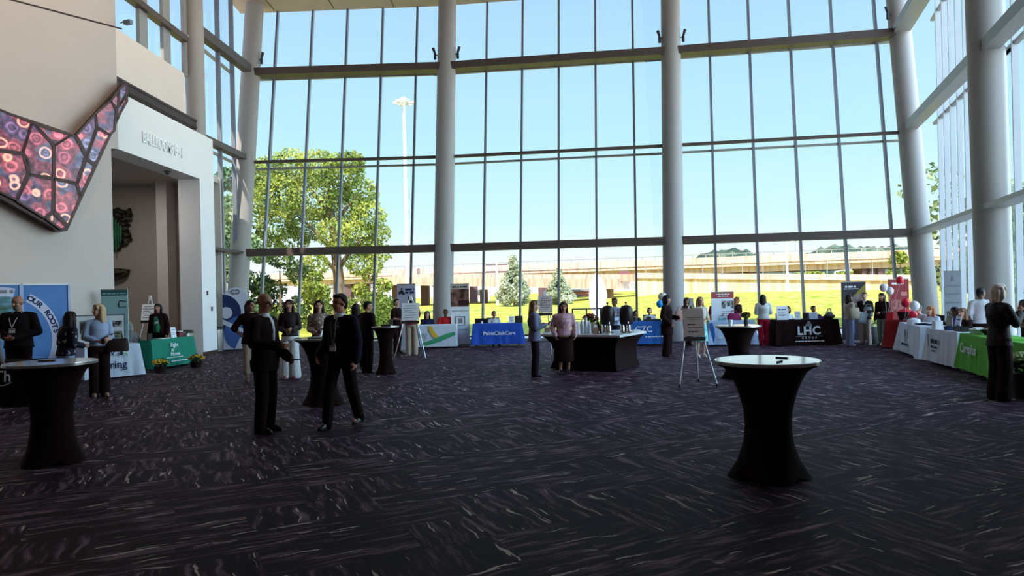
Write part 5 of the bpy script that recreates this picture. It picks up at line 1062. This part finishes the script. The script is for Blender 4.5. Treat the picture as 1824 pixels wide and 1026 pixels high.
    if st in ('bob', 'long', 'xlong'):
        ln = {'bob': -.13, 'long': -.26, 'xlong': -.36}[st]
        for sd in (-1, 1): K((.074*sd, .025, .05), (.088*sd, .02, ln*.6), .034, .038); K((.088*sd, .02, ln*.6), (.080*sd, .04, ln), .038, .022)
        K((0, .08, .02), (0, .085, ln), .06, .05); K((.05, .07, 0), (.05, .085, ln), .05, .035); K((-.05, .07, 0), (-.05, .085, ln), .05, .035)
        for sd in (-1, 1): K((.02*sd, -.045, .098), (.066*sd, -.045, .045), .024, .022)
    if st == 'bun': E((0, .12, .05), (.045, .04, .045))
    if st == 'pony': K((0, .11, .06), (0, .14, -.14), .04, .022)
    if st == 'bald':
        for sd in (-1, 1): K((.072*sd, .045, -.0), (.05*sd, .085, -.01), .012, .016)
        K((-.045, .09, -.015), (.045, .09, -.015), .018, .018)
    link('hair', remesh(g, .0095 if Y < 13 else .0125, mh, 'hair', 2), o)
    # ---- extras
    for ex in extras:
        if ex == 'glasses':
            mb = MB()
            for sd in (-1, 1):
                ring = [hf((.031*sd+.021*math.cos(t_), -.098, .008+.016*math.sin(t_))) for t_ in np.linspace(0, 6.3, 15)]; mb.tube(ring, .0028*s, 5); mb.tube([hf((.052*sd, -.095, .012)), hf((.078*sd, .01, .014))], .003*s, 5)
            mb.tube([hf((-.011, -.1, .012)), hf((.011, -.1, .012))], .0028*s, 5); mb.build('glasses', m_sp, o)
        if ex[0] == 'lanyard':
            c_, zb = ex[1], ex[2]; mb = MB(); yb = -.135-inf-max(0, w-1)*.15
            for sd in (-1, 1): mb.tube([up((.05*sd, .05, 1.475)), up((.075*sd, -.045, 1.465)), up((.055*sd, yb+.03, 1.36)), up((.02*sd, yb, (1.36+zb)/2)), up((0, yb, zb+.05))], .006*s, 6)
            mb.build('lanyard', M('lanyard_%d_%d_%d' % c_, c_, .7), o, 60); q = up((0, yb-.004, zb)); MB().box(q, (.095*s, .006, .075*s)).build('name_badge', m_paper, o)
            MB().box(q+Vector((0, -.004, .022*s)), (.085*s, .003, .018*s)).build('badge_header', m_inkg, o)
        if ex[0] == 'badge': q = up((ex[1], -.135-inf, 1.27)); MB().box(q, (.085*s, .012, .055*s)).build('name_badge', m_paper, o)
        if ex == 'beard': g = MB(); g.ell(hf((0, -.045, -.085)), (.055*s, .05*s, .045*s), 14, 8, RH); link('beard', remesh(g, .0095, M('hair_grey', HC['grey'], .6), 'beard', 1), o)
        if ex == 'pin': q = up((.085, -.128-inf, 1.33)); MB().box(q, (.022, .008, .016)).build('lapel_pin', m_rail, o)
    o['_s'] = s; PERS[label] = (o, A, up, s, rz, base)
    return o
PERS = {}
def hand_at(label, sd, off=(0, -.06, 0)):
    o, A, up, s, rz, base = PERS[label]; w_ = A[sd][2] + (A[sd][2]-A[sd][1]).normalized()*.08*s + Vector(off)*s
    return base + Matrix.Rotation(rz, 3, 'Z') @ w_
blk = (34, 12, 10); suit = (28, 10, 8)
m_flor = MP('navy_floral', (26, 22, 40), (34, 30, 48), 11, .58, c3=(170, 160, 176), width=.03); m_redfl = MP('red_floral', (150, 30, 56), (176, 60, 84), 22, .52, c3=(230, 196, 206), width=.05); m_grfl = MP('green_print', (24, 104, 74), (44, 130, 94), 14, .55, c3=(130, 180, 150), width=.05)
m_drkfl = MP('dark_print', (44, 34, 34), (60, 48, 48), 7, .55, c3=(140, 120, 112), width=.04); m_beifl = MP('beige_print', (120, 96, 90), (150, 128, 120), 24, .5, c3=(206, 188, 176), width=.08); m_chk = MP('light_check', (150, 168, 206), (196, 206, 226), 20, .5, c3=(222, 228, 236), width=.1); m_pinkst = MP('pink_stripe', (176, 128, 136), (198, 154, 160), 8, .5, c3=(220, 190, 190), width=.08, stretch=(6, 6, 1)); m_tealsk = MP('teal_print', (110, 190, 186), (140, 206, 200), 12, .55, c3=(196, 226, 214), width=.06); m_wsp = MP('white_speckle', (206, 202, 200), (228, 226, 226), 50, .4, c3=(240, 238, 238), width=.1); m_leop = MP('brown_print', (60, 40, 34), (96, 64, 52), 20, .52, c3=(140, 90, 70), width=.06); m_jean = M('jean_pale', (150, 160, 196), .85, var=.15, scale=6); m_brk = MP('dark_lace', (34, 26, 26), (48, 38, 37), 20, .55, c3=(70, 58, 56), width=.06)
D = dict
# --- near figures
person(474, 8.95, 523, 78, 'bald man in glasses and black suit, side view, open white shirt', 'tan', ('bald', 'grey'), D(c=suit, inf=.028, hem=.78, shirt=(225, 222, 226), name='jacket', cuff=.044, fl=.7), D(c=suit, w=.085, cuff=.075), arms=('fwd', ((.225, .0, 1.12), (.14, -.24, .93))), look=(0, 14), extras=('glasses',), w=1.08, stance=.10)
person(611, 9.2, 524, -24, 'man in dark navy suit and tie with lanyard badge, stepping forward', 'red', ('short', 'black'), D(c=(24, 20, 36), inf=.028, hem=.80, shirt=(222, 224, 236), tie=(34, 30, 52), name='jacket', cuff=.044, fl=.7), D(c=(28, 10, 10), w=.085, cuff=.07), arms=('slight', 'down'), look=(-18, 4), step=.22, extras=(('lanyard', (150, 140, 140), 1.05), 'pin'), w=1.05)
person(1782, 10.1, 506, 90, 'blonde woman in dark textured jacket and long black trousers, right side', 'fair', ('bob', 'platinum'), D(mat=m_brk, inf=.024, hem=.82, name='jacket', cuff=.042), D(c=blk, w=.10, cuff=.11), fem=True, arms=('up', ((.24, -.06, 1.13), (.24, -.2, .93))), look=(6, 0), w=1.08)
person(178, 12.7, 542, 40, 'woman with wavy blond hair and light blue shirt holding a dark tote', 'fair', ('long', 'blond'), D(c=(166, 178, 206), inf=.018, hem=.96, sleeve=.85), D(c=blk, w=.088, cuff=.09), shoe=(160, 120, 96), fem=True, arms=('clasp', 'fwd'), look=(-75, 0))
person(36, 12.75, 527, 8, 'big bald man in dark fleece with white lanyard, hands folded', 'tan', ('bald', 'grey'), D(c=(28, 20, 22), inf=.03, hem=.86, name='jacket', cuff=.046), D(c=blk, w=.09, cuff=.08), arms=('clasp', 'clasp'), look=(-12, 12), extras=(('lanyard', (226, 220, 220), 1.16), 'beard'), w=1.24)
person(119, 12.0, 555, 150, 'dark-haired woman in navy patterned blouse seen from behind at the left', 'tan', ('long', 'dark'), D(mat=m_flor, inf=.024, hem=.90, sleeve=.9), D(mat=m_jean), fem=True, arms=('fwd', 'fwd'), lean=.12, w=1.12, look=(20, 0))
person(-20, 11.2, 560, 80, 'person in grey trousers cut off by the left picture edge', 'fair', ('short', 'brown'), D(c=(120, 108, 104), hem=.9), D(c=(112, 98, 104), w=.08, cuff=.075), shoe=(96, 54, 48), arms=('down', 'down'))
# --- middle
person(449, 14.4, 535, 25, 'dark-haired woman in black blouse and beige trousers behind the bald suited man', 'tan', ('bob', 'dark'), D(c=blk, inf=.03, hem=.82, sleeve=.62), D(c=(176, 156, 138), w=.085, cuff=.085, end=.2), shoe=(120, 74, 60), fem=True, arms=('hip', 'fwd'), look=(40, 0))
person(518, 14.9, 534, 4, 'woman with long dark hair, dark print top and wide white trousers', 'tan', ('xlong', 'dark'), D(mat=m_drkfl, inf=.02, hem=.94), D(mat=m_wsp, w=.115, cuff=.14), shoe=(150, 70, 70), fem=True, arms=('clasp', 'fwd'))
person(571, 14.2, 535, 12, 'woman in beige print blouse half hidden behind the navy suit', 'fair', ('long', 'dark'), D(mat=m_beifl, inf=.02, hem=.92), D(c=blk), fem=True, arms=('fwd', 'fwd'))
person(655, 15.6, 537, 140, 'man in black suit turned away at the small cocktail table', 'tan', ('short', 'black'), D(c=suit, inf=.028, hem=.80, name='jacket'), D(c=suit, w=.085, cuff=.075), arms=('fwd', ((.24, -.1, 1.16), (.2, -.36, 1.10))), look=(-40, 10), lean=.06, w=1.05)
person(636, 16.25, 541, 175, 'dark-haired woman in black close behind the man at the small table', 'tan', ('long', 'black'), D(c=blk, inf=.024, hem=.84, name='jacket'), D(c=blk, w=.075, cuff=.065), shoe=(190, 170, 150), fem=True, arms=('down', 'fwd'), step=.16)
person(708, 20.6, 533, 60, 'short-haired woman in black left of the white easel sign', 'fair', ('short', 'black'), D(c=blk, sleeve=.45, hem=.88), D(c=blk), fem=True, arms=('fwd', 'fwd'))
person(734, 19.9, 526, 185, 'person in red shirt and khaki trousers behind the white easel sign', 'dark', ('short', 'black'), D(c=(150, 44, 50), hem=.9, sleeve=.4), D(c=(170, 152, 130), w=.09, cuff=.085), arms=('fwd', 'fwd'))
person(954, 14.2, 535, 88, 'grey-bloused woman with blond hair looking at a phone, middle', 'fair', ('long', 'dirty'), D(c=(108, 106, 128), inf=.03, hem=.82, sleeve=.9, fl=1.5), D(c=(34, 24, 30), w=.095, cuff=.085), fem=True, arms=('phone', 'phone'), w=1.08, look=(0, 6))
person(1006, 14.55, 538, 6, 'woman in pink striped blouse and black skirt in front of the coffee bar', 'tan', ('long', 'dark'), D(mat=m_pinkst, inf=.024, hem=.93), D(c=blk, kind='skirt', end=.30), fem=True, arms=('slight', 'slight'), extras=(('badge', .02),), w=1.2, look=(-10, 6))
person(1097, 18.6, 531, -50, 'man in pale checked shirt behind the coffee urns', 'brown', ('short', 'dark'), D(mat=m_chk, inf=.022, hem=.92), D(c=(50, 50, 64)), arms=('fwd', 'fwd'), look=(0, 8))
person(1189, 17.9, 526, 60, 'woman all in black with long black coat by the column', 'tan', ('bob', 'black'), D(c=blk, inf=.035, hem=.62, name='coat', fl=1.2), D(c=blk, w=.10, cuff=.12), shoe=(70, 30, 34), fem=True, arms=('slight', 'fwd'), w=1.1, look=(30, 0))
person(1225, 21.0, 530, 30, 'woman in black dress carrying a tan shoulder bag by the column', 'fair', ('long', 'brown'), D(c=blk, hem=.88, sleeve=.4), D(c=blk, w=.08, cuff=.07), fem=True, arms=('down', 'fwd'), look=(30, 0))
person(1249, 17.4, 529, 10, 'blond woman in teal skirt standing behind the tan easel sign', 'fair', ('long', 'dirty'), D(c=(190, 180, 170), hem=.95, sleeve=.6), D(mat=m_tealsk, kind='skirt', end=.46, flare=1.3), shoe=(210, 196, 186), fem=True, arms=('fwd', 'fwd'))
person(1275, 21.75, 531, 25, 'woman in red patterned blouse before the red headed poster', 'fair', ('long', 'dark'), D(mat=m_redfl, inf=.022, hem=.9, sleeve=.4), D(c=blk), fem=True, arms=('down', 'fwd'), w=1.1, look=(35, 0))
person(1311, 21.75, 529, 20, 'woman with long ginger blond hair in black shirt at the pale blue table', 'fair', ('long', 'ginger'), D(c=blk, inf=.02, hem=.92, sleeve=.4), D(c=(60, 60, 90)), fem=True, arms=('fwd', 'fwd'), lean=.15, look=(40, 10))
person(1361, 20.5, 525, 172, 'woman in white jacket and red trousers seen from behind', 'fair', ('long', 'dark'), D(c=(206, 206, 204), inf=.028, hem=.92, name='jacket'), D(c=(168, 24, 50), w=.095, cuff=.08), shoe=(60, 20, 30), fem=True, arms=('fwd', 'fwd'), w=1.15, look=(-20, 8))
person(1514, 19.7, 524, 100, 'woman in pale cardigan and jeans with long dark hair and beige bag', 'fair', ('long', 'dark'), D(c=(186, 172, 160), inf=.024, hem=.9), D(mat=m_jean, w=.085, cuff=.08), shoe=(190, 170, 160), fem=True, arms=('fwd', 'fwd'))
person(1542, 20.0, 521, -40, 'short-haired woman in dark blazer and beige trousers in the group of three', 'fair', ('short', 'dark'), D(c=(38, 28, 32), inf=.026, hem=.86, shirt=(190, 180, 172), name='jacket'), D(c=(170, 152, 140), w=.09, cuff=.085), fem=True, arms=('slight', 'fwd'), w=1.05)
person(1573, 19.5, 522, -60, 'woman with long black hair, black top and mint trousers by the red table', 'tan', ('xlong', 'black'), D(c=blk, inf=.022, hem=.9), D(c=(140, 176, 152), w=.085, cuff=.08, end=.16), fem=True, arms=('down', 'fwd'))
person(1751, 14.9, 513, 160, 'man in white shirt standing before the thick right column', 'brown', ('short', 'black'), D(c=(206, 200, 202), inf=.024, hem=.92, sleeve=.45), D(c=blk), arms=('down', 'down'), look=(-60, 0), w=1.1)
person(1838, 12.9, 508, -80, 'person with dark hair in brown print at the right picture edge', 'brown', ('short', 'dark'), D(mat=m_leop, inf=.024, hem=.9, sleeve=.9), D(c=blk), fem=True, arms=('fwd', 'fwd'))
# --- seated helpers, each on a black chair
m_ch = M('chair_black', (26, 22, 24), .6)
def make_chair(loc, rz, label):
    t = thing('stacking_chair', label, 'chair', loc, rz, 'black stacking chairs behind the tables')
    MB().loft([(0, 0, .41, .2, .2), (0, 0, .45, .21, .21), (0, 0, .465, .19, .19)], 20).build('seat', m_ch, t, 50); MB().box((0, .21, .72), (.42, .03, .36)).build('backrest', m_ch, t)
    for sx in (-1, 1):
        for sy in (-1, 1): mb = MB(); mb.tube([(sx*.18, sy*.17, .42), (sx*.2, sy*.2, 0)], .012, 7); mb.build('leg', m_tleg, t)
        mb = MB(); mb.tube([(sx*.19, .19, .42), (sx*.19, .215, .6)], .012, 7); mb.build('back_upright', m_tleg, t)
    return t
chair0 = None
def seated(px, Y, ytop, rz, label, chair, **k):
    global chair0
    o = person(px, Y, ytop, rz, label, sit=True, **k); r = math.radians(rz); q = o.location + Matrix.Rotation(r, 3, 'Z') @ Vector((0, .04, 0))
    if chair0 is None: chair0 = make_chair(q, r, chair)
    else: dup(chair0, chair, q, r)
    return o
seated(762, 23.0, 554, 10, 'seated dark-haired woman in navy at the swoosh table', 'black chair under the woman in navy behind the swoosh table', skin='fair', hair=('long', 'dark'), top=D(c=(34, 32, 60), inf=.02), fem=True, arms=('table', 'table'), lean=.1)
seated(795, 23.05, 551, 0, 'seated person in red jacket behind the swoosh table', 'black chair under the person in red behind the swoosh table', skin='brown', hair=('short', 'black'), top=D(c=(196, 40, 44), inf=.03), arms=('table', 'table'), w=1.1)
seated(881, 23.1, 554, 10, 'seated person in white and black behind the royal blue table', 'black chair under the person behind the royal blue table', skin='tan', hair=('bun', 'dark'), top=D(c=(196, 196, 196), inf=.02), fem=True, arms=('table', 'table'))
make_chair_pos = gp(860, 23.0); dup(chair0, 'empty black chair at the left behind the royal blue table', make_chair_pos, math.radians(175))
seated(1158, 22.5, 548, -10, 'seated dark-haired woman in white behind the mid blue table', 'black chair under the woman behind the mid blue table', skin='fair', hair=('pony', 'dark'), top=D(c=(204, 200, 200), inf=.02), fem=True, arms=('table', 'table'))
seated(1133, 22.5, 553, 20, 'seated person in dark grey behind the right urn', 'black chair behind the right coffee urn', skin='tan', hair=('bob', 'dark'), top=D(c=(90, 80, 76), inf=.02), fem=True, arms=('table', 'table'))
seated(1403, 21.2, 545, 15, 'seated woman in white top at the left of the LHC table', 'black chair under the woman in white behind the LHC table', skin='fair', hair=('bob', 'dark'), top=D(c=(206, 208, 208), inf=.02), fem=True, arms=('table', 'table'), look=(-30, 0))
seated(1450, 21.2, 545, 0, 'seated man in dark shirt at the right of the LHC table', 'black chair under the man behind the LHC table', skin='tan', hair=('short', 'dark'), top=D(c=(50, 40, 52), inf=.02, sleeve=.4), arms=('table', 'table'), w=1.15)
p = person(284, 18.6, 541, 0, 'dark-haired woman in black jacket and green print shirt behind the teal table', 'tan', ('xlong', 'black'), D(c=blk, inf=.026, hem=.86, name='jacket'), D(c=blk), fem=True, arms=('down', 'down'), w=1.1)
s_ = p['_s']; MB().loft([(0, -.035, .94, .12, .125), (0, -.05, 1.15, .11, .115), (0, -.06, 1.28, .11, .125), (0, -.045, 1.36, .09, .10), (0, -.03, 1.43, .06, .07)], 16, lambda q: q*s_).build('shirt', m_grfl, p, 60); MB().box(Vector((.03, -.182, 1.22))*s_, (.08, .01, .05)).build('name_badge', m_paper, p)
seated(248, 17.25, 572, -75, 'grey-haired seated person bending over between the two left tables', 'black chair between the white and teal tables on the left', skin='fair', hair=('bob', 'grey'), top=D(c=(110, 106, 106), inf=.02), fem=True, arms=('table', 'table'), lean=.35)
seated(1648, 18.2, 543, -75, 'seated man in pale grey shirt bent over the tree emblem table', 'black chair under the man in pale grey by the right column foot', skin='fair', hair=('short', 'grey'), top=D(c=(186, 190, 194), inf=.024, sleeve=.45), arms=('table', 'table'), lean=.3)
seated(1666, 17.5, 545, -70, 'seated ginger blond woman in white beside the man in pale grey', 'black chair under the ginger blond woman by the right glass', skin='fair', hair=('long', 'ginger'), top=D(c=(206, 206, 212), inf=.02, sleeve=.45), fem=True, arms=('table', 'table'), lean=.2)
seated(1703, 16.1, 547, -65, 'seated dark-skinned woman in black below the grey banner', 'black chair under the woman in black below the grey banner', skin='brown', hair=('bob', 'black'), top=D(c=blk, inf=.02), fem=True, arms=('table', 'table'))
seated(1717, 15.0, 549, -75, 'seated woman with long blond brown hair in black at the grey print table', 'black chair under the blond brown-haired woman on the right', skin='fair', hair=('long', 'dirty'), top=D(c=blk, inf=.02), fem=True, arms=('table', 'chin'))
for q in bpy.data.objects:
    if '_s' in q.keys(): del q['_s']
# --- things they hold
def hold(label, sd, name, lab, cat, off=(0, 0, 0)): return thing(name, lab, cat, hand_at(label, sd, off), PERS[label][4])
o = hold('grey-bloused woman with blond hair looking at a phone, middle', 1, 'phone', 'phone in the hands of the grey-bloused woman', 'phone', (-.07, -.03, .03)); MB().box((0, 0, .02), (.08, .012, .16), mat=Matrix.Rotation(.5, 3, 'X')).build('case', m_paper, o); MB().box((0, .008, .022), (.07, .006, .145), mat=Matrix.Rotation(.5, 3, 'X')).build('screen', m_sp, o)
o = hold('bald man in glasses and black suit, side view, open white shirt', 1, 'phone', 'dark phone in the hand of the bald suited man', 'phone', (0, -.03, .02)); MB().box((0, 0, 0), (.08, .15, .012)).build('case', m_binl, o); MB().box((0, 0, .007), (.07, .13, .002)).build('screen', m_sp, o)
lb = 'woman with wavy blond hair and light blue shirt holding a dark tote'
q = PERS[lb][5] + Matrix.Rotation(PERS[lb][4], 3, 'Z') @ Vector((.26, -.16, .80)); bag(q, .3, (.40, .13, .24), M('bag_dark_brown', (52, 36, 32), .6), 'dark brown tote on the arm of the wavy blond woman', name='tote_bag', strap=.10)
o = hold(lb, -1, 'cup', 'dark cup in the hands of the wavy blond woman', 'cup', (.02, -.03, .02)); MB().lathe([(.028, -.05), (.036, .05)], 14).build('cup_body', m_binl, o, 40); MB().lathe([(.038, .05), (.03, .062)], 14).build('lid', m_sp, o, 40)
lb = 'woman in black dress carrying a tan shoulder bag by the column'; q = PERS[lb][5] + Matrix.Rotation(PERS[lb][4], 3, 'Z') @ Vector((-.30, -.02, .76)); bag(q, math.radians(20), (.36, .16, .32), M('bag_tan_rose', (158, 122, 112), .7), 'tan rose shoulder bag hanging by the column', name='shoulder_bag', strap=.12)
lb = 'woman in pale cardigan and jeans with long dark hair and beige bag'; q = PERS[lb][5] + Matrix.Rotation(PERS[lb][4], 3, 'Z') @ Vector((-.27, .04, .78)); bag(q, math.radians(15), (.36, .16, .30), M('bag_beige', (150, 132, 112), .7), 'beige shoulder bag on the woman in pale cardigan', name='shoulder_bag', strap=.12)
lb = 'short-haired woman in dark blazer and beige trousers in the group of three'; q = PERS[lb][5]+Vector((-.2, -.3, .62)); o = thing('folder', 'pale blue grey folder held low between the two chatting women', 'folder', q); MB().box((0, 0, .17), (.22, .02, .3), mat=Matrix.Rotation(.25, 3, 'Y')).build('cover', M('folder_grey', (142, 156, 166), .7), o); MB().box((.0, -.012, .17), (.16, .004, .2), mat=Matrix.Rotation(.25, 3, 'Y')).build('label_sheet', M('folder_pale', (176, 186, 190), .7), o)
q = gp(1560, 20.2); bag(q, .1, (.42, .25, .5), m_sp, 'black bag on the floor behind the woman in mint trousers', name='duffel_bag', strap=.1)
lb = 'woman with long black hair, black top and mint trousers by the red table'; q = PERS[lb][5]+Vector((-.22, .34, .8)); bag(q, .3, (.32, .16, .28), M('bag_grey', (110, 112, 116), .6), 'grey bag slung behind the woman in mint trousers', name='shoulder_bag', strap=.08)
lb = 'blonde woman in dark textured jacket and long black trousers, right side'; q = on(TE, .32, .3); bag(q, math.radians(80), (.3, .12, .26), m_binl, 'black handbag behind the elbow of the blonde woman', name='handbag', strap=.2)
bpy.data.scenes.remove(TMP)
